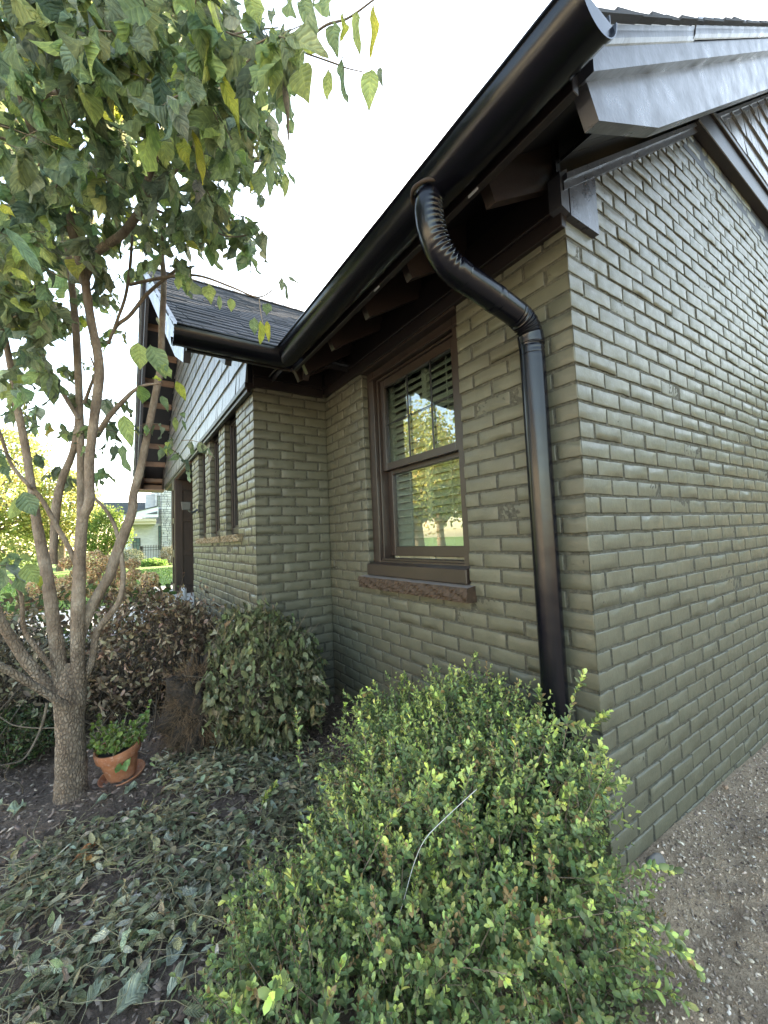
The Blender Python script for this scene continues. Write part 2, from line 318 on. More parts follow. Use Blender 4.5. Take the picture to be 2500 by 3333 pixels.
class LF:
    """collects leaves into one mesh; every leaf has its own frame, length, width, curl and colour"""
    def __init__(s,nu=3,nv=2,prof=(0,.75,1,.0),simple=False): s.P=[];s.D=[];s.N=[];s.L=[];s.Wd=[];s.C=[];s.K=[];s.R=[]; s.simple=simple; s.nu=nu; s.nv=nv; s.prof=prof
    def add(s,P,D,Nn,L,Wd,C,K=None,R=None):
        P=np.atleast_2d(P); n=len(P); s.P.append(P); s.D.append(np.broadcast_to(D,(n,3))); s.N.append(np.broadcast_to(Nn,(n,3)))
        for l,v in ((s.L,L),(s.Wd,Wd),(s.K,0 if K is None else K),(s.R,0 if R is None else R)): l.append(np.broadcast_to(np.asarray(v,float),(n,)))
        s.C.append(np.broadcast_to(C,(n,3)))
    def build(s,name,mt,parent=None):
        P=np.vstack(s.P);D=unit(np.vstack(s.D));Nn=np.vstack(s.N);L=np.concatenate(s.L);Wd=np.concatenate(s.Wd);C=np.vstack(s.C);K=np.concatenate(s.K);R=np.concatenate(s.R)
        S=unit(np.cross(D,Nn)); Nn=np.cross(S,D); n=len(P)
        if s.simple:
            U=np.array([0,.35,.78,1,.78,.35]);Vv=np.array([0,-.8,-.75,0,.75,.8])*.5; lift=np.abs(Vv)*.5
            x=U[None]*L[:,None]; y=Vv[None]*Wd[:,None]; z=lift[None]*Wd[:,None]-K[:,None]*L[:,None]*U[None]**2*.5
            F=np.array([[0,1,2,3],[0,3,4,5]]); uv=np.stack([U,Vv*2],1); k=6
        else:
            nu,nv=s.nu,s.nv; u=np.linspace(0,1,nu+1); v=np.linspace(-1,1,2*nv+1); UU,VV=np.meshgrid(u,v,indexing='ij'); UU=UU.ravel();VV=VV.ravel()
            w=np.interp(UU,np.linspace(0,1,len(s.prof)),s.prof)
            k=len(UU); x0=UU[None]*L[:,None]; y=VV[None]*w[None]*Wd[:,None]*.5
            kk=np.where(np.abs(K)<1e-3,1e-3,K)[:,None]; x=L[:,None]*np.sin(kk*UU[None])/kk; z=-L[:,None]*(1-np.cos(kk*UU[None]))/kk
            ph=rng.random((n,1))*6.28; z=z+Wd[:,None]*(np.abs(VV[None])*w[None]*.22)+R[:,None]*Wd[:,None]*np.abs(VV[None])*np.sin(UU[None]*11+ph+VV[None]*2)*.22
            y=y*(1-.45*np.clip(R[:,None],0,1.2)*(.5+.5*np.sin(UU[None]*5+ph)))
            ids=np.arange(k).reshape(nu+1,2*nv+1); F=np.stack([ids[:-1,:-1],ids[1:,:-1],ids[1:,1:],ids[:-1,1:]],-1).reshape(-1,4); uv=np.stack([UU,VV],1)
        V=P[:,None]+x[...,None]*D[:,None]+y[...,None]*S[:,None]+z[...,None]*Nn[:,None]
        Fa=(F[None]+(np.arange(n)*k)[:,None,None]).reshape(-1,4)
        return nmesh(name,V.reshape(-1,3),Fa,mt=mt,parent=parent,col=np.repeat(C,k,0),uv=np.tile(uv,(n,1)),smooth=not s.simple)
def rdir(n): return unit(rng.standard_normal((n,3)))
def pal(n,cols,wts,jit=.18,hue=.07):
    cols=np.array(cols); i=rng.choice(len(cols),n,p=np.array(wts)/sum(wts)); return np.clip(cols[i]*(1+jit*(rng.standard_normal((n,1))))*(1+hue*rng.standard_normal((n,3))),.004,.9)
# ---------------------------------------------------------------- setting: ground, walk, lawn
def gz(x,y):
    z=-.012*np.clip((.3-y)/.3,0,1)-.03*np.clip(x,0,2)*(y<1.0)
    z=z+np.clip((y-24)/18,0,1)*-.42
    return z
def spaced(a,b,s,A,B,g):
    c=list(np.arange(a,b,s)); d=s;v=c[-1]
    while v<B: d*=g; v+=d; c.append(v)
    d=s;v=c[0];l=[]
    while v>A: d*=g; v-=d; l.append(v)
    return np.array(l[::-1]+c)
def vnoise(x,y,f,seed):
    g=np.random.default_rng(seed); T=g.standard_normal((64,64)); X=x*f;Y=y*f; xi=np.floor(X).astype(int);yi=np.floor(Y).astype(int); fx=X-xi;fy=Y-yi; fx=fx*fx*(3-2*fx);fy=fy*fy*(3-2*fy)
    t=lambda i,j:T[i%64,j%64]; return (t(xi,yi)*(1-fx)+t(xi+1,yi)*fx)*(1-fy)+(t(xi,yi+1)*(1-fx)+t(xi+1,yi+1)*fx)*fy
def gn(x,y):
    k=np.clip(np.abs(y)/.22,0,1)**1.5*(x>-.1)+1.0*(x<=-.1)
    return k*(.018*vnoise(x,y,3.1,1)+.007*vnoise(x,y,13,2)+.004*vnoise(x,y,31,3))
def ground():
    xs=spaced(-2.6,2.6,.018,-200,200,1.12); ys=spaced(-1.2,3.2,.018,-120,320,1.12)
    X,Y=np.meshgrid(xs,ys,indexing='ij'); Z=gz(X,Y)-.5*np.clip((Y-10)/6,0,1)
    near=np.clip((4-np.abs(X))/1.5,0,1)*np.clip((5.5-Y)/1.5,0,1)*np.clip((Y+3)/1,0,1)
    Z=Z+near*gn(X,Y)
    ids=np.arange(X.size).reshape(X.shape); F=np.stack([ids[:-1,:-1],ids[1:,:-1],ids[1:,1:],ids[:-1,1:]],-1).reshape(-1,4)
    o=nmesh('ground',np.stack([X.ravel(),Y.ravel(),Z.ravel()],1),F,mt=M['soil'],smooth=True); tag(o,kind='structure')
    def sheet(name,x0,x1,y0,y1,h,mt,nx=2,ny=24,th=0):
        xs=np.linspace(x0,x1,nx+1);ys=np.linspace(y0,y1,ny+1);X,Y=np.meshgrid(xs,ys,indexing='ij');Z=gz(X,Y)+h
        ids=np.arange(X.size).reshape(X.shape);F=np.stack([ids[:-1,:-1],ids[1:,:-1],ids[1:,1:],ids[:-1,1:]],-1).reshape(-1,4)
        return tag(nmesh(name,np.stack([X.ravel(),Y.ravel(),Z.ravel()],1),F,mt=mt),kind='structure')
    sheet('lawn',-200,200,8.95,310,.05,M['grass'],60,300)
    b=MB(); b.box((-30,5.6,-.1),(-.98,6.98,.045),.008); b.box((-30,7.0,-.1),(-.98,8.9,.045),.008); b.box((-.96,6.9,-.1),(6,8.9,.045),.008); tag(b.build('sidewalk',M['concrete']),kind='structure')
    # grass blades at the lawn edge and across the strip that shows
    n=26000; gx=rng.uniform(-7,2.2,n); gy=8.95+14*rng.random(n)**1.5
    z=gz(gx,gy)+.05; L=rng.uniform(.03,.07,n); P=np.stack([gx,gy,z],1); D=unit(np.stack([rng.normal(0,.35,n),rng.normal(0,.35,n),np.ones(n)],1)); a=rng.random(n)*6.28; w=.006+.0008*(gy-8)
    S=np.stack([np.cos(a),np.sin(a),0*a],1); V=np.stack([P-S*w[:,None],P+S*w[:,None],P+D*L[:,None]],1).reshape(-1,3)
    nmesh('grass',V,np.arange(3*n).reshape(n,3),mt=M['chips'],col=np.repeat(pal(n,[(.09,.19,.04),(.14,.26,.05),(.2,.27,.07)],[3,3,1]),3,0)); tag(bpy.data.objects['grass'],kind='stuff')
    # mulch chips and gravel
    def bits(name,n,xf,yf,s0,s1,flat,cols,w,avoid=True):
        x=xf(n);y=yf(n)
        if avoid: k=~((x>-.02)&(y>-.01))&~((x>-.58)&(y>2.0)); x=x[k];y=y[k]
        n=len(x)
        s=rng.uniform(s0,s1,n)*rng.uniform(.6,1.5,n)
        base=np.array([(-1,-.5,0),(1,-.6,0),(.9,.6,0),(-.8,.5,0),(-.7,-.4,1),(.7,-.4,.8),(.6,.4,1),(-.6,.4,.9)],float)
        V=base[None]*np.stack([s,s*rng.uniform(.5,1,n),s*flat*rng.uniform(.5,1.3,n)],1)[:,None]*(1+.3*rng.standard_normal((n,8,3)))
        a=rng.random(n)*6.28; c,sn=np.cos(a)[:,None],np.sin(a)[:,None]; t=rng.normal(0,.35,n)[:,None]
        X=V[...,0]*c-V[...,1]*sn; Y=V[...,0]*sn+V[...,1]*c; Z=V[...,2]+V[...,0]*t
        z0=gz(x,y)+gn(x,y)
        V=np.stack([X+x[:,None],Y+y[:,None],Z+z0[:,None]],-1).reshape(-1,3)
        f=np.array([(4,5,6,7),(0,1,5,4),(1,2,6,5),(2,3,7,6),(3,0,4,7)]); F=(f[None]+(np.arange(n)*8)[:,None,None]).reshape(-1,4)
        tag(nmesh(name,V,F,mt=M['chips'],col=np.repeat(pal(n,cols,w,.25,.02),8,0)),kind='stuff')
    bits('mulch',24000,lambda n:rng.uniform(-2.7,.05,n),lambda n:rng.uniform(.2,4.2,n),.004,.013,.35,[(.09,.060,.045),(.17,.12,.095),(.27,.205,.165),(.42,.34,.27)],[5,5,2,.5])
    bits('gravel',19000,lambda n:rng.uniform(-.9,2.4,n),lambda n:-1.1+1.15*rng.random(n)**.8,.0018,.0055,.8,[(.33,.245,.18),(.48,.37,.28),(.58,.48,.38),(.62,.54,.45),(.19,.14,.11)],[4,5,1.6,.25,2.5])
ground()
# ---------------------------------------------------------------- the house
HX,HY=0,0
house=empty('brick_house',(0,0,0),'olive green painted brick house with dark brown trim, black gutter and a projecting gabled bay','house')
HC=.0677; BJ=.0112
MORT=[]
def brick_face(u0,u1,z0,z1,fn,top=None,holes=(),quoin=(None,None),seed=0,fine=True,boff=0.0):
    """rows of individually shaped painted bricks; fn(u,z,d)->xyz where d is outward relief"""
    g=np.random.default_rng(seed); V=[];F=[];nb=0;FL=[]
    us=np.array([0,.0035,.011,.3,.5,.7,-.011,-.0035,0]) ; 
    r0=int(math.floor((z0-2.214)/HC)); r1=int(math.ceil((z1-2.214)/HC))
    for r in range(r0,r1):
        zb=2.214+r*HC; za=zb+BJ*.5; zt=zb+HC-BJ*.5
        row=r+1000; BL=.1945
        off=(.095 if (r+int(boff*10))%2 else 0.19)
        edges=[]; u=u0
        first=True
        while u<u1-.004:
            w=(off if first and quoin[0] is None or first else BL); w=w+(0 if first else g.normal(0,.003)); first=False
            un=min(u+w,u1)
            if u1-un<.03: un=u1
            edges.append((u,un)); u=un
        for (ua,ub) in edges:
            a=ua+(BJ*.5 if ua>u0 else 0); b=ub-(BJ*.5 if ub<u1 else 0)
            parts=[(a,b)]
            for (h0,h1,g0,g1) in holes:
                if zt>g0+.012 and za<g1-.012:
                    np_=[]
                    for (p,q) in parts:
                        if q<=h0 or p>=h1: np_.append((p,q)); continue
                        if p<h0-.02: np_.append((p,h0))
                        if q>h1+.02: np_.append((h1,q))
                    parts=np_
            for (p,q) in parts:
                if top is not None and za>=max(top(p),top(q)): continue
                if q-p<.012: continue
                ln=q-p; jz=g.normal(0,.0010,2)
                uu=np.array([p,p+.0012,p+.0036,p+ln*.3,p+ln*.5,p+ln*.7,q-.0036,q-.0012,q]) if ln>.05 else np.array([p,p+.002,p+ln*.3,p+ln*.5,q-ln*.3,q-.002,q])
                zz=np.array([za+jz[0],za+.0012+jz[0],za+.0036,(za+zt)/2,zt-.0036,zt-.0012+jz[1],zt+jz[1]])
                U,Z=np.meshgrid(uu,zz,indexing='ij')
                d=np.full(U.shape,g.normal(0,.0013)); d+=g.normal(0,.0008)*(U-p)/ln*2+g.normal(0,.0004)*(Z-za)/HC*2
                d[[0,-1],:]=-.006; d[:,[0,-1]]=-.006
                ru=np.array([0,1]+[2]*(len(uu)-4)+[1,0]); rz=np.array([0,1,2,2,2,1,0]); lv=np.minimum(ru[:,None],rz[None]); d=np.where(lv==1,d-.0004-abs(g.normal(0,.0006,U.shape)),d); d=np.where(lv>=2,d+g.normal(0,.00035,U.shape),d)
                if ua==u0 and quoin[0]: d[0,:]=np.where((rz>0),0.0,-.005); d[1,:]=np.where(rz>1,d[2,:],d[1,:])
                if ub==u1 and quoin[1]: d[-1,:]=np.where((rz>0),0.0,-.005); d[-2,:]=np.where(rz>1,d[-3,:],d[-2,:])
                cor=g.random()
                U=U+g.normal(0,.0008,U.shape)*((ru>0)&(ru<9))[:,None]*(lv==0) ; Z=Z+np.repeat(g.normal(0,.0011,(Z.shape[0],1)),7,1)*(lv<2)
                if ua==u0 and quoin[0]: U[0,:]=p
                if ub==u1 and quoin[1]: U[-1,:]=q
                if top is not None:
                    Tz=np.array([top(x_) for x_ in U.ravel()]).reshape(U.shape); Z=np.minimum(Z,Tz)
                vs=np.array([fn(x_,z_,d_) for x_,z_,d_ in zip(U.ravel(),Z.ravel(),d.ravel())]); nu,nz=U.shape
                ids=np.arange(nu*nz).reshape(nu,nz)+nb; V.append(vs); F.append(np.stack([ids[:-1,:-1],ids[1:,:-1],ids[1:,1:],ids[:-1,1:]],-1).reshape(-1,4)); nb+=nu*nz
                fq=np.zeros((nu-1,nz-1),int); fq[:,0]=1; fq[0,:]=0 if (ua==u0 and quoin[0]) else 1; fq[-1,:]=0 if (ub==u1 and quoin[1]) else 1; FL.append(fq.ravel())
    # mortar sheet
    st=.0125; U=np.arange(u0,u1+st*.5,st); U[-1]=u1; Zc=np.arange(z0,z1+st*.5,st)
    UU,ZZ=np.meshgrid(U,Zc,indexing='ij'); dd=-.0046+g.normal(0,.0011,UU.shape)
    if top is not None:
        Tz=np.array([top(x_) for x_ in UU.ravel()]).reshape(UU.shape); ZZ2=np.minimum(ZZ,Tz)
    else: ZZ2=ZZ
    if quoin[0]: dd[0]=-.003
    if quoin[1]: dd[-1]=-.003
    vs=np.array([fn(a_,b_,c_) for a_,b_,c_ in zip(UU.ravel(),ZZ2.ravel(),dd.ravel())]); ids=np.arange(UU.size).reshape(UU.shape)+nb
    f=np.stack([ids[:-1,:-1],ids[1:,:-1],ids[1:,1:],ids[:-1,1:]],-1); keep=np.ones(f.shape[:2],bool)
    cu=(UU[:-1,:-1]+UU[1:,1:])/2; cz=(ZZ[:-1,:-1]+ZZ[1:,1:])/2
    for (h0,h1,g0,g1) in holes: keep&=~((cu>h0+.002)&(cu<h1-.002)&(cz>g0)&(cz<g1))
    if top is not None: keep&=(ZZ2[:-1,:-1]>ZZ[:-1,:-1]-1e-6)
    V.append(vs); F.append(f[keep].reshape(-1,4))
    MORT.append(np.concatenate([x_.reshape(-1,3).mean(0)[None]*0 for x_ in V[:0]]) if False else None)
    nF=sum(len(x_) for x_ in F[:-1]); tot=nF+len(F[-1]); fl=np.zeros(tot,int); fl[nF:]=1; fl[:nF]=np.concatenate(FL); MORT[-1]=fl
    return np.vstack(V),np.vstack(F)
SL=.71; RI=2.67         # roof slope, height of roof surface over the wall face
def wallmesh(V,F,extra,name,parent=house):
    """joins brick relief with backing boxes"""
    vs=[V];fs=[F];n=len(V)
    for a,b in extra:
        x0,x1=sorted((a[0],b[0])); y0,y1=sorted((a[1],b[1])); z0,z1=sorted((a[2],b[2]))
        v=np.array([(x0,y0,z0),(x1,y0,z0),(x1,y1,z0),(x0,y1,z0),(x0,y0,z1),(x1,y0,z1),(x1,y1,z1),(x0,y1,z1)])
        f=np.array([(0,3,2,1),(4,5,6,7),(0,1,5,4),(1,2,6,5),(2,3,7,6),(3,0,4,7)])+n; vs.append(v);fs.append(f);n+=8
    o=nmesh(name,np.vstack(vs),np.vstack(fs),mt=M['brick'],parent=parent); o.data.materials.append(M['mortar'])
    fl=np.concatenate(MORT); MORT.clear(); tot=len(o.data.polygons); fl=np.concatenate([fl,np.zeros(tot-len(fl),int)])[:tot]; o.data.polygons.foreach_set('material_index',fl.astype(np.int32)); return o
Y1=2.035; BX=-.56; YW=4.76; YE=7.765; YR=4.9
WIN=(.577,1.472,.905,2.27)
# gable wall (y=0)
gt=lambda x:min(2.41+SL*x,3.36)
V,F=brick_face(0,4.4,-.15,3.37,lambda u,z,d:(u,-d,z),top=gt,quoin=(True,None),seed=1)
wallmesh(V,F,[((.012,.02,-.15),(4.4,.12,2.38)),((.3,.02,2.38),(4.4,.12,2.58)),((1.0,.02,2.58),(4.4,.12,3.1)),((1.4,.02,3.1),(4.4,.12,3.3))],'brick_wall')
b=MB(); b.prism([(.012,2.0),(4.4,2.0),(4.4,3.362),(1.33,3.362),(.012,2.402)],lambda u,v,w:(u,w,v),.0062,.018); b.build('wall_backing',M['brick'],house)
# front wall (x=0), window opening with reveals
def fw(u,z,d): return (-d,u,z)
V,F=brick_face(0,Y1+.01,-.15,2.26,fw,holes=[WIN],quoin=(True,None),seed=2,boff=.1)
V2,F2=brick_face(.004,.1,WIN[2],2.25,lambda u,z,d:(u,WIN[1]-d-.0,z),seed=5)
V=np.vstack([V,V2]);F=np.vstack([F,F2+len(V)-len(V2)])
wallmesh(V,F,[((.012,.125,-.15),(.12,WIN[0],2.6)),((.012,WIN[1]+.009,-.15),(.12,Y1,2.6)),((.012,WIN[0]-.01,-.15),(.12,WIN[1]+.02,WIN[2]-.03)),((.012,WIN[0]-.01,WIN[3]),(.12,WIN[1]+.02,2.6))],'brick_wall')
# bay side (y=Y1) and bay front (x=BX)
V,F=brick_face(BX,.0,-.15,2.27,lambda u,z,d:(u,Y1-d,z),quoin=(True,None),seed=3,boff=.1)
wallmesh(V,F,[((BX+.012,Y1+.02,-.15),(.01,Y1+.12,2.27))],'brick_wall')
BW=[(2.52,2.94),(3.19,3.62),(3.88,4.30)]; BZ=(1.225,2.235)
V,F=brick_face(Y1,YW,-.15,2.24,lambda u,z,d:(BX-d,u,z),holes=[(a_,b_,*BZ) for a_,b_ in BW],quoin=(True,True),seed=4)
for a_,b_ in BW:
    V2,F2=brick_face(BX+.002,BX+.12,BZ[0],BZ[1],lambda u,z,d:(u,b_-d,z),seed=int(a_*100)); V=np.vstack([V,V2]);F=np.vstack([F,F2+len(V)-len(V2)])
ex=[((BX+.012,Y1+.02,-.15),(BX+.13,YW-.01,BZ[0])),((BX+.13,YW-.01,-.15),(1.2,YW-.12,2.3)),((BX+.012,YW-.02,-.15),(BX+.13,BW[2][1]+.009,BZ[1]))]
pv=Y1+.02
for a_,b_ in BW: ex.append(((BX+.012,pv,BZ[0]),(BX+.13,a_-.0,BZ[1]))); pv=b_+.009
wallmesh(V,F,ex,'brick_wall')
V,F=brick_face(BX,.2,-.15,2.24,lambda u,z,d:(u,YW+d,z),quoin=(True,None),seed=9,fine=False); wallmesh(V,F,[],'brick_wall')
b=MB(); b.box((.3,YW,0),(.42,YE,2.4)); b.box((.12,7.65,0),(10,YE,2.6)); b.box((9.9,0,0),(10,YE,2.6)); b.box((4.4,.02,0),(10,.12,3.3)); b.box((BX+.13,YE-.12,0),(.12,YE,.3)); b.build('brick_wall',M['brick'],house)
b=MB(); b.box((.12,.12,-.1),(10,7.6,.0)); b.box((2.2,.12,0),(2.3,7.6,2.5)); b.box((.13,.13,2.5),(2.3,4.7,2.52)); b.build('room',M['room'],house)
# ---- shingled siding in the gables
def siding(u0,u1,z0,z1,topf,fn,parent,seed):
    g=np.random.default_rng(seed); b=MB(); r=0; EX=.163; z=z0
    while z<z1:
        u=u0-g.uniform(0,.1)
        while u<u1:
            w=g.uniform(.05,.13); a=max(u,u0); c=min(u+w-.005,u1); u+=w
            if c-a<.01: continue
            zt0=min(z+EX+.02,topf(a));zt1=min(z+EX+.02,topf(c)); zb=z+g.normal(0,.0012)
            if zt0<=zb+.005 and zt1<=zb+.005: continue
            zt0=max(zt0,zb+.001);zt1=max(zt1,zb+.001); t=.019+g.normal(0,.0015)
            vs=[fn(a,zb,0),fn(c,zb,0),fn(c,zb,t),fn(a,zb,t),fn(a,zt0,-.002),fn(c,zt1,-.002),fn(c,zt1,.004),fn(a,zt0,.004)]
            b.add(vs,[(0,1,2,3),(4,7,6,5),(3,2,6,7),(0,4,5,1),(1,5,6,2),(0,3,7,4)])
        z+=EX
    return b.build('gable_siding',M['siding'],parent)
siding(1.3,6,3.50,5.9,lambda u:2.43+SL*u if u<5 else 2.43+SL*(10-u),lambda u,z,d:(u,-.012-d,z),house,11)
b=MB(); b.prism([(1.2,3.2),(6,3.2),(6,5.6),(5,5.85),(1.3,3.3)],lambda u,v,w:(u,w,v),.0,.1); b.build('gable_backing',M['soffit'],house)
tf=lambda y:min(2.50+SL*(y-Y1),2.50+SL*(YE-y))
siding(Y1+.0,YE,2.275,4.5,tf,lambda u,z,d:(-.592-d,u,z),house,12)
b=MB(); b.prism([(Y1+.02,2.26),(Y1+.02,2.45),(YR,4.45),(YE-.02,2.45),(YE-.02,2.26)],lambda u,v,w:(w,u,v),-.588,-.50); b.build('gable_backing',M['soffit'],house)
# gable skirt trims
b=MB(); b.box((1.29,-.055,3.35),(6,-.0,3.50),.004); b.box((1.29,-.07,3.485),(6,-.0,3.515),.003); b.build('skirt_board',M['trim'],house)
b=MB(); b.box((-.615,Y1-.004,2.235),(BX+.02,YE,2.272),.003); b.box((-.60,Y1+.004,2.205),(BX-.012,YE,2.233),.003); b.box((BX,YW+.01,2.19),(BX+.3,YE,2.235)); b.build('skirt_board',M['trim'],house)
b=MB(); b.box((BX-.03,YW+.01,2.2),(1.2,YE,2.215)); 
for k in range(20): b.box((BX+.0,YW+.02+k*.15,2.196),(1.2,YW+.02+k*.15+.143,2.2),.001)
b.build('porch_ceiling',M['porchwood'],house)
# ---- roofs
def T_main(u,v,z): return (u,v,z)
def Tb1(u,v,z): return (v,Y1+u,z)        # bay, near slope: u inward from wall face, v along X
def Tb2(u,v,z): return (v,YE-u,z)
def slab(T,u0,u1,v0,v1,i0,i1): 
    P=[T(u0,v0,i0+SL*u0),T(u1,v0,i0+SL*u1),T(u1,v1,i0+SL*u1),T(u0,v1,i0+SL*u0),T(u0,v0,i1+SL*u0),T(u1,v0,i1+SL*u1),T(u1,v1,i1+SL*u1),T(u0,v1,i1+SL*u0)]
    return P,[(0,3,2,1),(4,5,6,7),(0,1,5,4),(1,2,6,5),(2,3,7,6),(3,0,4,7)]
b=MB(); b.add(*slab(T_main,-.43,5,-.31,8.1,2.60,2.638))
b.add([(5,-.31,2.6+SL*5),(10.4,-.31,2.6-SL*.4),(10.4,8.1,2.6-SL*.4),(5,8.1,2.6+SL*5),(5,-.31,2.65+SL*5),(10.4,-.31,2.65-SL*.4),(10.4,8.1,2.65-SL*.4),(5,8.1,2.65+SL*5)],[(0,3,2,1),(4,5,6,7),(0,1,5,4),(1,2,6,5),(2,3,7,6),(3,0,4,7)])
sh1=b.build('sheathing',M['soffit'],house)
b=MB(); b.add(*slab(Tb1,-.43,YR-Y1,-1.05,2.9,2.60,2.638)); b.add(*slab(Tb2,-.43,YE-YR,-1.05,2.9,2.60,2.638)); b.build('sheathing',M['soffit'],house)
def shingles(T,u0,u1,v0,v1,seed,edge=.012):
    g=np.random.default_rng(seed); b=MB(); cs=1/math.sqrt(1+SL*SL); st=.135*cs; u=u0; r=0
    while u<u1:
        v=v0-g.uniform(0,.15); c=.030*(1+g.normal(0,.05))
        while v<v1:
            w=g.choice([.11,.14,.18,.25,.33]); a=max(v,v0+g.uniform(-edge,edge)); d=min(v+w-.004,v1+g.uniform(-edge,edge)); v+=w
            if d-a<.02: continue
            t=.004+.006*(g.random()<.4)+g.normal(0,.0008); ua=u+g.normal(0,.0015); ub=min(u+st*1.35,u1+.01)
            sc=g.uniform(.8,1.3); b.cur=(.042*sc,.047*sc,.058*sc)
            z=lambda uu,h:RI-.03+SL*uu+h
            b.add([T(ua,a,z(ua,.004)),T(ua,d,z(ua,.004)),T(ub,d,z(ub,.002)),T(ub,a,z(ub,.002)),T(ua,a,z(ua,.012+t)),T(ua,d,z(ua,.012+t)),T(ub,d,z(ub,.007)),T(ub,a,z(ub,.007))],[(0,3,2,1),(4,5,6,7),(0,1,5,4),(1,2,6,5),(2,3,7,6),(3,0,4,7)])
        u+=st
    return b
b=shingles(T_main,-.455,5,-.365,.5,21,.007)
bb=MB(); b.cur=(.04,.04,.042); b.add(*slab(T_main,-.45,5.02,.48,8.15,2.645,2.66)); b.add([(4.98,-.36,2.65+SL*5),(10.45,-.36,2.65-SL*.45),(10.45,8.15,2.65-SL*.45),(4.98,8.15,2.65+SL*5),(5,-.36,2.67+SL*5),(10.45,-.36,2.67-SL*.45),(10.45,8.15,2.67-SL*.45),(5,8.15,2.67+SL*5)],[(0,3,2,1),(4,5,6,7),(0,1,5,4),(1,2,6,5),(2,3,7,6),(3,0,4,7)])
b.build('roof',M['shingle'],house,colors=True)
b=shingles(Tb1,-.455,YR-Y1+.01,-1.10,2.9,22,.006); b2=shingles(Tb2,-.455,YR-Y1,-1.10,-.4,23,.006); b.add(b2.v,b2.f); b.c=b.c[:len(b.v)-len(b2.v)]+b2.c
for k in range(22):   # ridge caps
    x0=-1.11+k*.185; b.cur=(.045,.043,.043); zr=RI+SL*(YR-Y1)+.008; b.add([(x0,YR-.14,zr-.1),(x0+.2,YR-.14,zr-.106),(x0+.2,YR,zr-.006),(x0,YR,zr+.004),(x0,YR+.14,zr-.1),(x0+.2,YR+.14,zr-.106),(x0,YR-.14,zr-.106),(x0,YR,zr-.004),(x0,YR+.14,zr-.106)],[(0,1,2,3),(3,2,5,4),(0,3,7,6),(3,4,8,7)])
b.build('roof',M['shingle'],house,colors=True)
# ---- eaves: fascia, rafter tails, frieze
b=MB(); b.box((-.425,-.29,2.228),(-.40,Y1-.43,2.345),.002); b.build('fascia_board',M['trim'],house)
b=MB(); b.box((-1.04,Y1-.425,2.228),(-.43,Y1-.40,2.345),.002); b.build('fascia_board',M['trim'],house)
def tail(T,v,w=.038):
    b=MB(); P=[(-.365,2.285),(-.335,2.222),(.03,2.445),(.03,2.62),(-.40,2.31)]
    n=len(P); vs=[T(u,v-w/2,z) for u,z in P]+[T(u,v+w/2,z) for u,z in P]
    b.add(vs,[tuple(range(n)),tuple(range(n,2*n))[::-1]]+[(i,(i+1)%n,n+(i+1)%n,n+i) for i in range(n)]); return b.build('rafter_tail',M['wtrim'],house)
for y in (.055,.50,.84,1.22,1.60,1.74): tail(T_main,y)
for x in (-.30,-.80): tail(Tb1,x)
for k in range(9): tail(Tb2,-.95+.35*k) if k<3 else None
def frieze(T,v0,v1):
    b=MB()
    for u0,z0,z1 in ((-.022,2.245,2.31),(-.034,2.31,2.325),(-.016,2.325,2.46)):
        P=[T(u0,v0,z0),T(.01,v0,z0),T(.01,v1,z0),T(u0,v1,z0),T(u0,v0,z1),T(.01,v0,z1),T(.01,v1,z1),T(u0,v1,z1)]; b.hexa(P,.0025)
    return b.build('frieze_board',M['trim'],house)
frieze(T_main,-.0,Y1-.03); frieze(Tb1,BX-.0,-.03)
# bird blocking above frieze
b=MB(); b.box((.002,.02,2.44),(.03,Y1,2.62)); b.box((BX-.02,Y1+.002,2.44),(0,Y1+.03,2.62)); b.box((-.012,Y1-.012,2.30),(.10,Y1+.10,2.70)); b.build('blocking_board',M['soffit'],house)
# corner block on the gable and the rake moulding along the bricks
b=MB(); P=[(.008,2.283),(.196,2.283),(.196,2.40+SL*.196),(.008,2.40+SL*.008)]
b.prism(P,lambda u,v,w:(u,w,v),-.021,.012); b.prism([(-.045,2.30),(.004,2.29),(.004,2.46),(-.045,2.42)],lambda u,v,w:(u,w,v),-.019,.03)
b.build('corner_block',M['fascia'],house)
b=MB()
for (o0,o1,e) in ((2.380,2.412,.024),(2.412,2.436,.037)): b.add(*slab(lambda u,v,z:(u,v,z),-.03,5,-e,.0,o0,o1))
b.build('rake_moulding',M['fascia'],house)
# rake soffit planks
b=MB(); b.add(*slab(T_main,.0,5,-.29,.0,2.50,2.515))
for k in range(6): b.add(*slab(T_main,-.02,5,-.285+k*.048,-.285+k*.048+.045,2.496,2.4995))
b.build('rake_soffit',M['soffit'],house)
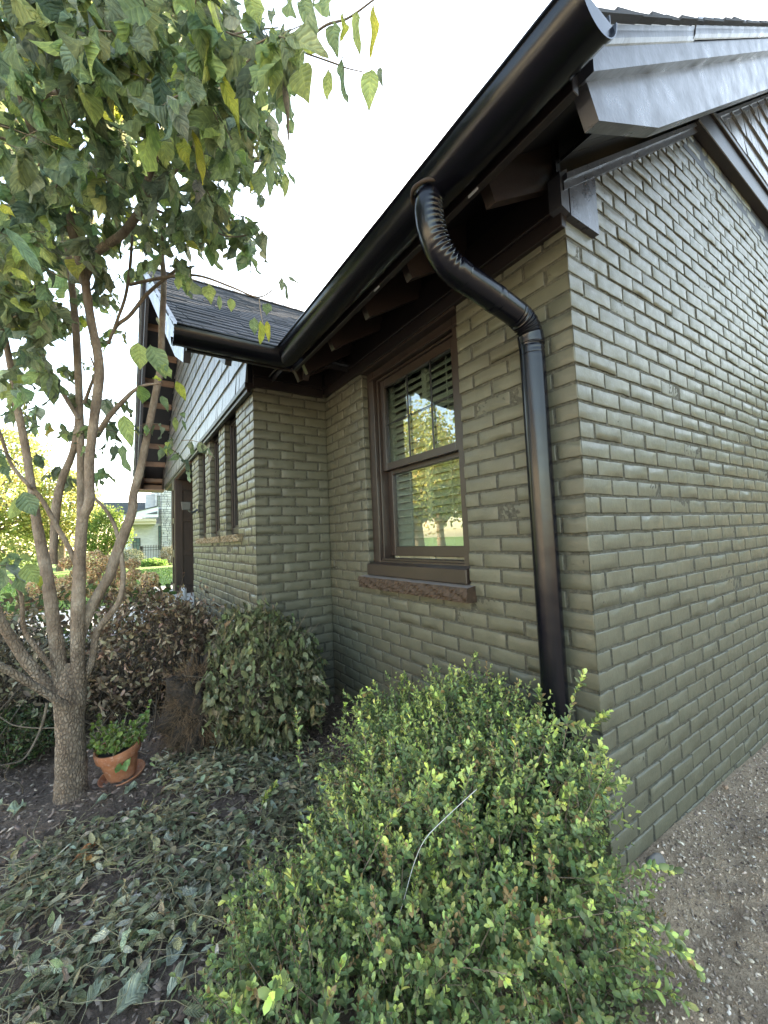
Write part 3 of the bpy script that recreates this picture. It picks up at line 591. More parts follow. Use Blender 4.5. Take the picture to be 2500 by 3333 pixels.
# ---- barge boards: lower board with kinked tail, proud upper board, crown with lap joint
def barge(T,e,sgn,ue,name='barge_board'):
    """e = outward face coordinate, sgn = direction outwards"""
    g=lambda x,y:T(x,e+sgn*0+y,0)
    def pr(poly,f0,f1): 
        b.prism(poly,lambda u,v,w:T(u,w,v),f0,f1)
    b=MB(); z=lambda i,u:i+SL*u
    pr([(-.375,2.265),(-.331,2.193),(.036,2.378),(ue,z(2.353,ue)),(ue,z(2.54,ue)),(-.380,z(2.54,-.380))],e,e-sgn*.038)
    pr([(-.40,z(2.537,-.4)),(ue,z(2.537,ue)),(ue,z(2.605,ue)),(-.40,z(2.605,-.4))],e+sgn*.03,e-sgn*.01)
    o=b.build(name,M['fascia'],house); 
    b2=MB(); prof=[(0,2.600),(.004,2.602),(.010,2.612),(.012,2.63),(.016,2.642),(.022,2.648),(.022,2.662),(0,2.664)]
    for (ua,ub,k) in ((-.41,.30,0.0),(.285,ue,.004)):
        n=len(prof); vs=[T(ua,e+sgn*(.03+p+k),q+k+SL*ua) for p,q in prof]+[T(ub,e+sgn*(.03+p+k),q+k+SL*ub) for p,q in prof]
        b2.add(vs,[tuple(range(n)),tuple(range(n,2*n))[::-1]]+[(i,(i+1)%n,n+(i+1)%n,n+i) for i in range(n)])
    b2.build('crown_moulding',M['fascia'],o); return o
barge(T_main,-.30,-1,5); barge(Tb1,-1.045,-1,YR-Y1); barge(Tb2,-1.045,-1,YE-YR)
# lookout blocks of the bay's far rake
for k in range(9):
    b=MB(); u=-.25+k*.36; P,Fc=slab(Tb2,u,u+.035,-1.01,-.60,2.54,2.60); b.add(P,Fc); b.build('lookout_rafter',M['porchwood'],house)
b=MB(); b.box((-1.02,YE+.36,2.2),(-.60,YE+.40,2.35)); b.box((-1.02,YE+.0,2.20),(-.6,YE+.36,2.215)); b.build('fascia_board',M['porchwood'],house)
# ---- half round gutters
def gutter(T,v0,v1,miter0=0,miter1=0):
    R=.074; th=np.linspace(math.pi,2*math.pi,19); cu,cz=-.497,2.287
    prof=[(cu-R+.006*math.cos(t)-.001,cz+.006+.006*math.sin(t)) for t in np.linspace(-1.2,3.6,8)]   # front bead
    prof+=[(cu+R*math.cos(t),cz+R*math.sin(t)) for t in th]+[(cu+R,cz+.03)]
    prof+=[(cu+R-.003,cz+.03),(cu+R-.003,cz)]+[(cu+(R-.0022)*math.cos(t),cz+(R-.0022)*math.sin(t)) for t in th[::-1]]
    n=len(prof); nv=22; V=[];F=[]
    for k in range(nv+1):
        for (p,q) in prof:
            a=v0+miter0*(p+.497); c=v1+miter1*(p+.497); v=a+(c-a)*k/nv; V.append(T(p,v,q+.0006*math.sin(k*2.3)))
    for k in range(nv):
        for i in range(n): F.append((k*n+i,k*n+(i+1)%n,(k+1)*n+(i+1)%n,(k+1)*n+i))
    F.append(tuple(range(n))); F.append(tuple(range(nv*n,nv*n+n))[::-1])
    mb=MB(); mb.add(V,F); o=mb.build('gutter',M['gutter'],house,smooth=True); return o
def endcap(T,v,sg,parent):
    R=.0765; cu,cz=-.497,2.287; b=MB(); th=np.linspace(math.pi,2*math.pi,21); P=[(cu+R*math.cos(t),cz+R*math.sin(t)) for t in th]; n=len(P)
    vs=[T(p,v,q) for p,q in P]+[T(p,v+sg*.012,q) for p,q in P]+[T(cu+(p-cu)*.965,v+sg*.012,cz+(q-cz)*.965) for p,q in P]+[T(cu+(p-cu)*.965,v+sg*.003,cz+(q-cz)*.965) for p,q in P]
    fs=[]
    for k in range(3):
        for i in range(n-1): fs.append((k*n+i,k*n+i+1,(k+1)*n+i+1,(k+1)*n+i))
    fs.append(tuple(range(3*n,4*n)));
    b.add(vs,fs); return b.build('end_cap',M['gutter'],parent,smooth=True)
g1=gutter(T_main,-.385,Y1-.497,0,-1); endcap(T_main,-.385,-1,g1)
g2=gutter(Tb1,-1.105,-.497,0,1); endcap(Tb1,-1.105,-1,g2)
# seam straps, white clips under the gutter
for y in (.62,.05): 
    b=MB(); b.box((-.424,y-.02,2.222),(-.420,y+.02,2.232)); b.build('gutter_clip',M['lip'],g1)
# ---- downspout
def ribbed():
    pts=[(-.525,.14,2.235),(-.53,.14,2.18),(-.522,.14,2.125),(-.50,.14,2.075),(-.462,.138,2.032),(-.405,.136,2.008),(-.30,.134,1.985),(-.18,.132,1.958),(-.125,.131,1.943),(-.09,.131,1.925),(-.068,.131,1.895),(-.061,.13,1.86),(-.06,.13,1.82),(-.06,.13,1.6),(-.06,.13,.12)]
    P,R=cr(pts,[.0455]*len(pts),26); s=np.concatenate([[0],np.cumsum(np.linalg.norm(np.diff(P,axis=0),axis=1))])
    V,Q=tube_arr(P,np.full(len(P),.0455),40); V=V.reshape(len(P),40,3)
    T=np.gradient(P,axis=0);T/=np.linalg.norm(T,axis=1)[:,None]; cv=np.gradient(T,axis=0)/ (np.gradient(s)[:,None]+1e-9); km=np.linalg.norm(cv,axis=1)
    km=np.convolve(np.pad(km,10,'edge'),np.ones(21)/21,'valid'); amt=np.clip((km-2.2)/3,0,1)
    inn=unit(cv)
    for i in range(len(P)):
        d=unit(V[i]-P[i]); side=np.clip(d@inn[i]*.7+.62,0,1); rib=(.5+.5*math.cos(s[i]*2*math.pi/.0165))**1
        V[i]=P[i]+d*(.0455*(1+amt[i]*(.03-.19*rib*side))+.0)[:,None]
        for sm in (.335,.475,.60,.63):
            pass
    return V.reshape(-1,3),Q,s,P
V,Q,s_,P_=ribbed()
ds=nmesh('downspout',V,Q,mt=M['gutter'],parent=house,smooth=True)
def collar(i0,i1,r):
    P=P_[i0:i1]; v,q=tube_arr(P,np.concatenate([[.0457],np.full(len(P)-2,r),[.0457]]),40); return nmesh('pipe_sleeve',v,q,mt=M['gutter'],parent=ds,smooth=True)
def ix(sv): return int(np.argmin(abs(s_-sv)))
collar(ix(.255),ix(.30),.0474); collar(ix(.43),ix(.47),.0474); collar(ix(.66),ix(.70),.0474)
P,R=cr([(-.525+.056*math.cos(t),.14+.056*math.sin(t),2.228+.012*math.cos(t)**2+.01*abs(math.sin(t))) for t in np.linspace(0,6.28,14)],[.006]*14,3); t=TB(); t.add(P,R,8,.3); t.build('outlet_flange',M['sealant'],ds)
# ---- main window
win=empty('window',(0,0,0),None,None); win.parent=house
def frame_box(b,y0,y1,z0,z1,x0,x1,w,wb=None,wt=None):
    wb=w if wb is None else wb; wt=w if wt is None else wt
    b.box((x0,y0,z0),(x1,y0+w,z1),.002); b.box((x0,y1-w,z0),(x1,y1,z1),.002); b.box((x0+.001,y0+w,z0),(x1,y1-w,z0+wb),.002); b.box((x0+.001,y0+w,z1-wt),(x1,y1-w,z1),.002)
b=MB(); y0,y1=WIN[0]-.005,WIN[1]
frame_box(b,y0,y1,.985,2.30,.038,.10,.075,.02,.12); frame_box(b,y0+.076,y1-.076,.99,2.178,.062,.13,.014); b.box((.03,y0+.02,2.178),(.06,y1-.02,2.19),.003)
b.box((-.012,y0+.0,2.232),(.06,y1,2.262),.002); b.build('casing',M['wtrim'],win)
b=MB(); ya,yb=y0+.09,y1-.09; frame_box(b,ya,yb,1.575,2.165,.08,.112,.045,.045,.05); 
up=b.build('upper_sash',M['wtrim'],win)
b=MB()
for yv in (1.095,.88): b.box((.083,yv-.0055,1.62),(.090,yv+.0055,2.116),.001)
b.box((.086,ya+.045,1.865),(.089,yb-.045,1.870)); b.build('muntin',M['iron'],up)
b=MB(); frame_box(b,ya,yb,1.03,1.578,.115,.147,.05,.058,.03); lo=b.build('lower_sash',M['wtrim'],win)
b=MB(); b.box((.095,ya+.04,1.61),(.099,yb-.04,2.12)); b.build('pane',M['glass'],win)
b=MB(); b.box((.130,ya+.045,1.08),(.134,yb-.045,1.555)); b.build('pane',M['glass'],win)
b=MB(); b.hexa([(-.018,y0+.01,.915),(.1,y0+.01,.915),(.1,y1-.001,.915),(-.018,y1-.001,.915),(-.018,y0+.01,.985),(.1,y0+.01,1.005),(.1,y1-.001,1.005),(-.018,y1-.001,.985)],.004); b.box((.05,y0+.08,1.005),(.115,y1-.08,1.018),.002); b.build('sill',M['wtrim'],win)
# rough stone sill
n1,n2=70,9; V=[];g=np.random.default_rng(3)
yy=np.linspace(.545,1.52,n1); rv=g.normal(0,1,(n1,n2))
for i,y in enumerate(yy):
    for j in range(n2):
        t=j/(n2-1); z=.905-.068*t; V.append((-.052+.012*t*0-.004*math.sin(t*3.14)+.0028*rv[i,j]*(0 if j==0 else 1)+.003*math.sin(i*.6+j),y,z+(.003*rv[i,j] if 0<j<n2-1 else 0)))
F=[(i*n2+j,i*n2+j+1,(i+1)*n2+j+1,(i+1)*n2+j) for i in range(n1-1) for j in range(n2-1)]
b0=len(V); V+= [(.02,y,.837) for y in yy]; F+=[(i*n2+n2-1,b0+i,b0+i+1,(i+1)*n2+n2-1) for i in range(n1-1)]
b1=len(V); V+= [(.05,y,.918) for y in yy]; F+=[(i*n2,(i+1)*n2,b1+i+1,b1+i) for i in range(n1-1)]
F+=[tuple([j for j in range(n2)]+[b0,b1]),tuple([(n1-1)*n2+j for j in range(n2)]+[b0+n1-1,b1+n1-1])]
mb=MB(); mb.add(V,F); so_=mb.build('stone_sill',M['stone'],win)
so_.data.materials.append(M['silltop'])
for p in so_.data.polygons:
    if p.normal.z>.7: p.material_index=1
# plantation blinds
b=MB(); z=1.02
def slat(b,ya_,yb_,z):
    a=math.radians(50); c,s2=math.cos(a)*.026,math.sin(a)*.026; th=.0035
    b.hexa([(.168-c,ya_,z-s2-th),(.168+c,ya_,z+s2-th),(.168+c,yb_,z+s2-th),(.168-c,yb_,z-s2-th),(.168-c,ya_,z-s2+th),(.168+c,ya_,z+s2+th),(.168+c,yb_,z+s2+th),(.168-c,yb_,z-s2+th)],.001)
while z<2.2: slat(b,.62,1.005,z); slat(b,1.035,1.36,z); z+=.0455
b.build('blind',M['blind'],win)
b=MB()
for yv in (1.02,.60,1.375): b.box((.152,yv-.02,1.0),(.182,yv+.02,2.22),.002)
for yv in (.82,1.19): b.box((.148,yv-.004,1.02),(.151,yv+.004,2.2))
b.build('blind_stile',M['blind'],win)
# ---- narrow bay windows
for a_,b_ in BW:
    w=empty('narrow_window',(0,0,0),None,None); w.parent=house
    b=MB(); frame_box(b,a_,b_-.0,BZ[0]+.01,BZ[1],BX+.045,BX+.09,.045,.05,.045); frame_box(b,a_+.045,b_-.045,BZ[0]+.06,BZ[1]-.045,BX+.06,BX+.085,.02); b.build('window_frame',M['trim'],w)
    b=MB(); b.box((BX+.07,a_+.06,BZ[0]+.07),(BX+.073,b_-.06,BZ[1]-.06)); b.build('pane',M['glass'],w)
    b=MB(); b.box((BX+.035,a_+.04,1.74),(BX+.046,a_+.055,1.80),.002); b.box((BX+.02,a_+.042,1.755),(BX+.036,a_+.052,1.77),.002); b.build('latch',M['iron'],w)
    V=[];F=[];n1,n2=26,5; g=np.random.default_rng(int(a_*50)); yy=np.linspace(a_-.12,b_+.06,n1)
    for i,y in enumerate(yy):
        for j in range(n2): V.append((BX-.034+.006*g.standard_normal()*(j>0),y,BZ[0]-.003-.056*j/(n2-1)))
    F=[(i*n2+j,i*n2+j+1,(i+1)*n2+j+1,(i+1)*n2+j) for i in range(n1-1) for j in range(n2-1)]
    b0=len(V); V+=[(BX+.09,y,BZ[0]+.008) for y in yy]; F+=[(i*n2,(i+1)*n2,b0+i+1,b0+i) for i in range(n1-1)]
    b1=len(V); V+=[(BX+.02,y,BZ[0]-.06) for y in yy]; F+=[(i*n2+n2-1,b1+i,b1+i+1,(i+1)*n2+n2-1) for i in range(n1-1)]
    F+=[tuple([j for j in range(n2)]+[b1,b0]),tuple([(n1-1)*n2+j for j in range(n2)]+[b1+n1-1,b0+n1-1])]
    mb=MB(); mb.add(V,F); o=mb.build('stone_sill',M['tanstone'],w)
    b=MB(); b.box((BX+.3,a_-.1,BZ[0]-.1),(BX+.32,b_+.1,2.3)); b.build('room',M['room'],w)
# ---- porch
b=MB(); b.box((-.78,YW+.12,-.1),(1.2,8.0,.41),.01); b.box((-.80,4.05,-.1),(-.60,4.86,.20),.01); b.build('porch_floor',M['concrete'],house)
post=MB(); post.box((-.575,6.3,.41),(-.05,6.62,2.2)); 
def postface(zs):
    for z0,z1 in zs: post.box((-.575,6.282,z0),(-.05,6.3,z1),.003)
    for x0,x1 in ((-.59,-.485),(-.15,-.05)): post.box((x0,6.278,.41),(x1,6.30,2.2),.003)
zr=[at(1,6.28,430+640/3.53,1400+v/3.53)[2] for v in (580,690,1020,1050,1385,1440,1775,1885)]
postface([(zr[1],zr[0]),(zr[3],zr[2]),(zr[5],zr[4]),(zr[7]-.01,zr[6])])
for z0,z1 in ((.41,.55),(zr[5]-.02,zr[4]+.02),(zr[3]-.02,zr[2]+.02),(2.05,2.2)): post.box((-.60,6.30,z0),(-.575,6.62,z1),.002)
post.box((-.60,6.58,.41),(-.576,6.64,2.2),.002)
post.box((-.60,6.29,.41),(-.576,6.35,2.2),.002)
post.build('porch_post',M['post'],house)
lamp=empty('wall_lamp',(0,0,0),None,None); lamp.parent=house
b=MB(); b.box((BX-.012,4.31,1.52),(BX-.002,4.42,1.62),.002); b.build('back_plate',M['clearlamp'],lamp)
t=TB(); t.add([(-.56,4.36,1.57),(-.62,4.33,1.53),(-.66,4.28,1.54),(-.69,4.22,1.57)],[.012]*4,10,0,smooth_n=4); t.build('arm',M['clearlamp'],lamp)
b=MB(); b.hexa([(-.76,4.11,1.54),(-.68,4.11,1.54),(-.68,4.20,1.545),(-.75,4.20,1.545),(-.775,4.10,1.63),(-.67,4.10,1.63),(-.67,4.20,1.60),(-.75,4.20,1.60)],.006); b.build('lamp_head',M['clearlamp'],lamp)
# ---------------------------------------------------------------- tree in front of the bay
def c0(x,y): return (x/2.37,1600+y/2.37)
def c8(x,y): return (x/2.37,850+y/2.37)
def c1(x,y): return (x/1.327,y/1.327)
tree=empty('tree',(-1.54,1.66,0),'multi-stemmed dogwood tree with large drooping green leaves beside the potted plant','tree')
def limb(name,pts,seg=12,rough=.05,seed=0,mt='bark',n=6,parent=tree):
    P=[W(px,py,d) for (px,py,hw,d) in pts]; R=[hw/CF*d for (px,py,hw,d) in pts]
    t=TB(); t.add(P,R,seg,rough,seed,n); return t.build(name,M[mt],parent)
D=1.88
tr=[(235,2650,60,D),(233,2600,50,D),(232,2520,43,D),(230,2420,40,D),(228,2330,40,D),(228,2260,43,D),(226,2200,42,D),(225,2150,30,D+.0)]
limb('trunk',tr,44,.035,1,n=10)
def L(name,pts,conv,d0,d1,seg=12,seed=0,**k):
    n=len(pts); q=[(*conv(x,y),.82*hw/ (1.327 if conv is c1 else 2.37),d0+(d1-d0)*i/(n-1)) for i,(x,y,hw) in enumerate(pts)]
    return limb(name,q,seg,seed=seed,**k)
def L2(a,b,d0,d1,seg=14,seed=0):
    """limb whose points come from two crops"""
    q=[(*c0(x,y),.80*hw/2.37) for x,y,hw in a]+[(*c8(x,y),.80*hw/2.37) for x,y,hw in b]; n=len(q)
    return limb('branch',[(*t_,d0+(d1-d0)*i/(n-1)) for i,t_ in enumerate(q)],seg,.06,seed)
L2([(520,1640,60),(470,1450,64),(440,1200,60),(400,900,56),(360,620,50),(310,380,44),(270,150,38)],[(240,1720,34),(190,1400,32),(130,1100,30),(80,800,28),(30,560,26),(0,400,24),(-60,100,20)],1.86,1.7,seed=2)
L2([(600,1640,62),(600,1300,60),(600,1000,58),(610,700,55),(620,450,50),(640,200,47)],[(690,1850,42),(690,1550,42),(730,1200,40),(765,900,40),(755,720,40),(700,450,38),(655,150,36)],1.88,1.72,seed=3)
L2([(605,600,36),(620,300,36),(625,80,34)],[(625,1700,34),(620,1300,33),(605,900,32),(590,600,31),(565,300,30),(540,50,28),(520,-150,26)],1.92,1.95,seed=4)
L2([(412,560,32),(415,400,34),(428,200,36)],[(440,1850,36),(480,1680,33),(560,1480,30),(595,1300,26),(600,1180,20)],1.93,1.93,seed=5)
L2([(620,1120,46),(680,940,48),(760,790,46),(840,660,46),(900,480,46),(960,320,44),(1020,150,42)],[(1030,1800,36),(1085,1600,35),(1135,1350,33),(1195,1050,31),(1240,800,31),(1250,500,28),(1265,150,25),(1250,-50,22),(1270,-300,18)],1.88,2.1,seed=6)
L2([(600,1580,36),(670,1400,34),(715,1280,32),(750,1080,30),(850,950,28),(925,830,26),(950,650,24),(930,450,20),(890,280,18),(830,160,16),(760,80,14),(700,20,12)],[(600,1700,10)],1.90,1.98,seed=7)
L2([(480,1600,46),(350,1470,50),(200,1300,48),(80,1120,46),(-10,970,44),(-100,700,40)],[],1.85,1.65,seed=8)
L2([(520,1660,36),(380,1570,38),(250,1490,36),(120,1410,34),(0,1345,34),(-150,1280,30)],[],1.80,1.55,seed=9)
L2([(470,1480,24),(400,1360,24),(300,1230,22),(190,1070,20),(168,850,17),(150,770,16),(60,670,12),(-30,570,10)],[],1.84,1.6,10,seed=10)
L2([(600,590,26),(530,430,24),(440,270,22),(340,90,20),(250,-30,18)],[(230,1740,16),(90,1570,15),(20,1380,14),(-50,1200,12)],1.86,1.5,10,seed=11)
L2([],[(610,1220,22),(500,1040,20),(405,880,18),(340,750,17),(290,600,16),(250,480,14),(150,330,11)],1.92,1.75,10,seed=12)
L2([],[(745,1350,26),(850,1190,24),(960,1070,20),(1080,970,15),(1250,940,9)],1.86,1.75,10,seed=13)
L2([],[(830,640,10),(900,500,17),(1000,420,16),(1130,260,16),(1280,130,15),(1420,20,13)],1.9,1.9,8,seed=14)
L2([],[(835,640,14),(900,470,14),(960,300,14),(990,150,14),(1010,-30,14),(1020,-200,12)],1.9,1.8,8,seed=15)
L2([],[(650,1100,16),(700,960,13),(735,850,10),(700,740,7)],1.9,1.9,8,seed=16)
L('branch',[(365,1210,22),(420,1090,20),(530,1010,20),(620,880,19),(640,770,17),(680,660,15),(690,580,12)],c1,1.74,1.5,seed=17)
L('branch',[(370,1230,24),(320,1020,23),(260,830,22),(200,680,20),(130,540,18),(70,350,16),(0,170,14),(-40,0,12)],c1,1.72,1.3,seed=18)
L('branch',[(205,690,14),(160,620,14),(110,350,12),(60,200,10)],c1,1.6,1.4,8,seed=19)
L('branch',[(210,690,12),(260,600,11),(300,540,10),(350,470,8),(420,300,6)],c1,1.6,1.3,8,seed=20)
L('branch',[(120,590,10),(60,560,9),(-30,530,8)],c1,1.55,1.4,8,seed=21)
L('branch',[(170,660,9),(90,620,8),(-20,590,7)],c1,1.55,1.4,8,seed=22)
L('branch',[(100,500,12),(200,410,12),(270,395,11),(400,350,8),(520,230,6)],c1,1.5,1.2,8,seed=23)
L('branch',[(640,880,8),(760,740,7),(860,580,7),(930,540,7),(1130,370,7),(1230,270,7),(1390,120,6),(1500,80,5),(1620,-5,4)],c1,1.65,1.0,8,seed=24)
L('branch',[(1320,230,4),(1440,272,4),(1500,295,3),(1565,310,2.5)],c1,1.06,1.0,6,seed=25)
L('branch',[(780,740,5),(880,720,5),(1000,740,5),(1100,700,4),(1200,690,3)],c1,1.75,1.8,6,seed=26)
L('branch',[(560,1230,8),(700,1200,8),(850,1190,6),(1000,1240,5),(1110,1283,4),(1180,1250,3),(1222,1195,2.5)],c1,1.85,1.6,6,seed=27)
L('branch',[(620,890,8),(740,930,6),(840,950,5),(980,1020,4),(1110,1010,3)],c1,1.7,1.75,6,seed=28)
L('branch',[(700,1100,6),(830,960,6),(900,800,5),(960,700,4)],c1,1.85,1.9,6,seed=29)
L('branch',[(1120,1290,2.5),(1125,1340,2.5),(1140,1420,2)],c1,1.6,1.55,6,seed=30)
L('branch',[(880,170,5),(1000,150,5),(1100,130,4),(1200,120,3)],c1,1.3,1.15,6,seed=31)
# leaves
leaf=LF(8,2,(.0,.48,.82,.98,1,.88,.62,.28,.02)); tw=TB()
GC=[(.17,.23,.12),(.21,.28,.14),(.14,.19,.13),(.31,.38,.14),(.48,.50,.13),(.29,.34,.25)]; GW=[4,4,3,2,.25,2]
def hang(P,n,size,droop=.8,wts=GW):
    D_=unit(np.stack([rng.normal(0,.36,n),rng.normal(0,.36,n),-droop*np.ones(n)+rng.normal(0,.25,n)],1)); Nn=rdir(n)
    L_=size*rng.uniform(.6,1.15,n); leaf.add(P,D_,Nn,L_,L_*rng.uniform(.42,.66,n),pal(n,GC,wts),rng.normal(.4,.6,n),rng.uniform(.2,1.25,n))
def twigs(cx,cy,rx,ry,d0,d1,n,size=.128,wts=GW):
    n=int(n*.68)
    """n leafy twigs spread through a volume of the crown"""
    for _ in range(n):
        a=rng.random()*6.28; r=rng.random()**.5; x=cx+rx*r*math.cos(a); y=cy+ry*r*math.sin(a); P0=W(x*1.507,y*1.507,rng.uniform(d0,d1))
        dr=unit(np.array([rng.normal(0,.8),rng.normal(0,.8),rng.uniform(-.1,.9)])); ln=rng.uniform(.08,.2); k=4; pts=[P0+dr*ln*t-np.array([0,0,.05*(t)**2]) for t in np.linspace(0,1,k)]
        tw.add(pts,[.0022,.0018,.0014,.001],5)
        for t_ in (1,2,3):
            for s in range(2 if t_<3 else 3):
                hang(pts[t_][None]+rng.normal(0,.006,(1,3)),1,size,wts=wts)
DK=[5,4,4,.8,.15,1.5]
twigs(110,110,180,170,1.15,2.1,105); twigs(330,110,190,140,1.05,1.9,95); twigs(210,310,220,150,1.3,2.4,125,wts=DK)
twigs(420,310,85,120,1.4,2.1,42); twigs(455,480,70,70,1.5,2.1,26); twigs(30,620,60,90,1.4,2.0,16); twigs(30,780,50,70,1.5,2.1,10); twigs(60,560,80,50,1.5,2.2,12); twigs(480,250,60,120,1.4,2.0,18); twigs(500,90,60,90,1.0,1.4,14); twigs(520,330,50,50,1.6,2.1,12,.09); twigs(565,370,30,35,1.85,2.1,7,.075); twigs(330,500,110,60,1.6,2.4,40,.085,wts=DK)
twigs(90,480,130,100,1.5,2.5,62,wts=DK); twigs(480,200,60,120,1.15,1.6,20); twigs(80,630,100,60,1.5,2.2,22); twigs(60,760,80,70,1.5,2.2,14,.085); twigs(40,900,50,60,1.6,2.2,8,.085)
twigs(170,890,70,50,1.9,2.2,11,.085,wts=DK); twigs(245,960,40,50,1.9,2.2,7,.085,wts=DK); twigs(150,720,100,60,1.9,2.4,12,.08); twigs(230,640,40,40,1.8,2.2,7,.08); twigs(370,930,24,70,1.7,2.1,6,.07); twigs(30,1190,40,60,1.3,1.5,4,.09); twigs(100,1010,50,30,1.9,2.2,5,.08); twigs(-150,300,120,400,1.2,2.2,50); twigs(150,-150,350,90,1.0,1.9,40); twigs(30,1020,40,40,1.1,1.3,2,.1)
def place(x0,y0,x1,y1,w,d,c,ruf=.65,conv=c1,curl=.2):
    s=1.327 if conv is c1 else (2.074 if conv is c3 else 2.37)
    a=W(*conv(x0,y0),d); b_=W(*conv(x1,y1),d+rng.uniform(-.02,.02)); vw=unit(CP-a); leaf.add(a[None],(b_-a)[None],(vw+rng.normal(0,.35,3))[None],np.linalg.norm(b_-a),w/s/CF*d,np.array(c)*(1+.1*rng.standard_normal()),curl,ruf)
def c3(x,y): return (400+x/2.074,850+y/2.074)
G1=(.17,.24,.12);G2=(.26,.33,.12);YL=(.42,.42,.07);GY=(.33,.37,.07);GR=(.17,.22,.15);DR=(.16,.14,.11)
for a_ in [(1265,165,1290,310,105,1.05,G1),(1300,285,1325,432,115,1.04,G2,.1),(1240,0,1270,75,70,1.05,G1),(1310,-20,1335,112,80,1.05,G1),(1480,60,1482,172,60,1.02,GY),(1540,50,1545,232,55,1.02,G2),(1612,15,1612,237,58,1.0,YL),(1440,100,1452,242,75,1.03,G1),(1420,300,1412,430,52,1.02,G2),(1478,245,1487,462,62,1.02,G1,.7),(1602,300,1592,462,78,1.0,G2,.2),(1640,290,1648,372,30,1.0,GR),(1180,120,1192,232,50,1.08,G2),(1100,160,1104,272,58,1.1,YL),(1150,240,1152,335,50,1.1,GR,.8),(1225,330,1252,592,40,1.08,DR,1.1),(1180,35,1170,100,35,1.1,GR,.9),(1400,-30,1420,60,120,1.05,G1),(1060,50,1075,150,60,1.12,GY),(1080,-20,1120,110,90,1.1,G2),
 (1060,710,1062,805,62,1.8,G1),(1122,735,1115,848,64,1.8,G1,.1),(1160,690,1170,842,50,1.8,G1),(1205,670,1216,742,36,1.8,G2),(1236,750,1230,852,42,1.8,G2),(1240,740,1282,803,25,1.8,G1),(1085,760,1085,832,40,1.82,GY),(1180,640,1215,655,25,1.8,G1),
 (770,1200,770,1252,32,1.6,G2,.1),(812,1212,812,1265,20,1.6,G2,.1),(900,1230,910,1312,58,1.6,G2),(1218,1198,1218,1262,26,1.6,GR,.9),(1240,1190,1292,1226,16,1.6,GR,.9),(1228,1215,1245,1300,20,1.6,GR,.9),
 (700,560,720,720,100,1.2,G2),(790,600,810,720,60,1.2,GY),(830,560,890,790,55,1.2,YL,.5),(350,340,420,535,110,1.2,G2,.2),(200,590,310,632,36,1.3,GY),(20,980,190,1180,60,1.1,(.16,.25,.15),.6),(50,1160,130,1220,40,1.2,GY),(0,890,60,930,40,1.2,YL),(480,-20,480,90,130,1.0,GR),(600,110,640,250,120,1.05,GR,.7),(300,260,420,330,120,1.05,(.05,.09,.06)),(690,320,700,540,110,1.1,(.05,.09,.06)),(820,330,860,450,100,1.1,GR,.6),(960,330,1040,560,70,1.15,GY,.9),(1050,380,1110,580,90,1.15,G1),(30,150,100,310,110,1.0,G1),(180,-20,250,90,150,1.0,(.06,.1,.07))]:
    place(*a_)
for a_ in [(885,380,890,500,66,1.55,G1),(930,400,935,560,66,1.55,GY,.4),(975,405,985,545,50,1.55,YL,.7),(975,285,970,360,70,1.55,G1),(730,250,733,340,56,1.6,G2,.1),(650,230,655,330,40,1.6,G1,.6),(100,550,120,730,130,1.45,G2,.2),(190,570,290,780,150,1.4,G1,.4),(240,700,330,780,90,1.4,G2),(110,840,140,965,110,1.4,(.12,.2,.06),.2),(360,810,425,940,60,1.5,GY,.2),(200,790,260,800,50,1.5,GY),(230,380,245,430,26,1.6,(.3,.3,.2)),(350,1050,360,1155,50,1.7,G2),(400,1020,415,1060,40,1.7,G1),(400,1070,430,1145,26,1.7,G1),(5,1040,60,1260,110,1.3,G2),(0,1240,40,1440,90,1.3,G1),(265,910,305,1010,60,1.7,G1)]:
    place(*a_,conv=c3)
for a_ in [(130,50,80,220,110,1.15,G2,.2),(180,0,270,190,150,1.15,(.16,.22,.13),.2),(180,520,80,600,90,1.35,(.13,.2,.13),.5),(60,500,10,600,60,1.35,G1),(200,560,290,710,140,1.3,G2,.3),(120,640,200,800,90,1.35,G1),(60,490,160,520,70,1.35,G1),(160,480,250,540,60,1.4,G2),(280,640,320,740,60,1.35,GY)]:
    place(*a_,conv=c0)
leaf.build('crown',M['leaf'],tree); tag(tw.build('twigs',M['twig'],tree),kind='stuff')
# bark bits at the foot: flare
# ---------------------------------------------------------------- foreground box shrub
def blob_points(E,n,inner=.0,noise_amp=.09,seed=0):
    """points on the union surface of ellipsoids; returns points and outward normals"""
    g=np.random.default_rng(seed); A=np.array([e_[3]*e_[4]+e_[4]*e_[5]+e_[3]*e_[5] for e_ in E]); k=g.choice(len(E),n,p=A/A.sum()); E=np.array(E); C_=E[k,:3];R_=E[k,3:]
    d=unit(g.standard_normal((n,3))); rad=1+noise_amp*(np.sin(d[:,0]*9+k*2)+np.sin(d[:,1]*11+1.3*k)+np.sin(d[:,2]*10+k))/1.6
    s=1-inner*g.random(n)**1.5; P=C_+d*R_*(rad*s)[:,None]; nn=unit(d/R_)
    keep=np.ones(n,bool)
    for j in range(len(E)):
        q=(((P-E[j,:3])/E[j,3:])**2).sum(1); keep&=(q>.62)|(k==j)
    keep&=P[:,2]>.0
    return P[keep],nn[keep],s[keep]
box=empty('boxwood_shrub',(-.4,.25,0),'bushy boxwood shrub with small rounded yellow-tipped leaves, filling the foreground before the house corner','shrub')
BE=[(-.51,.17,.23,.29,.31,.25),(-.40,.50,.23,.25,.30,.24),(-.27,.74,.15,.18,.22,.21),(-.36,.04,.29,.18,.20,.23),(-.68,.14,.19,.26,.26,.22),(-.74,.36,.09,.18,.22,.14),(-.22,.38,.28,.17,.22,.25),(-.42,-.13,.11,.18,.12,.14),(-.96,.16,.09,.21,.27,.15),(-.19,.12,.26,.11,.15,.24)]
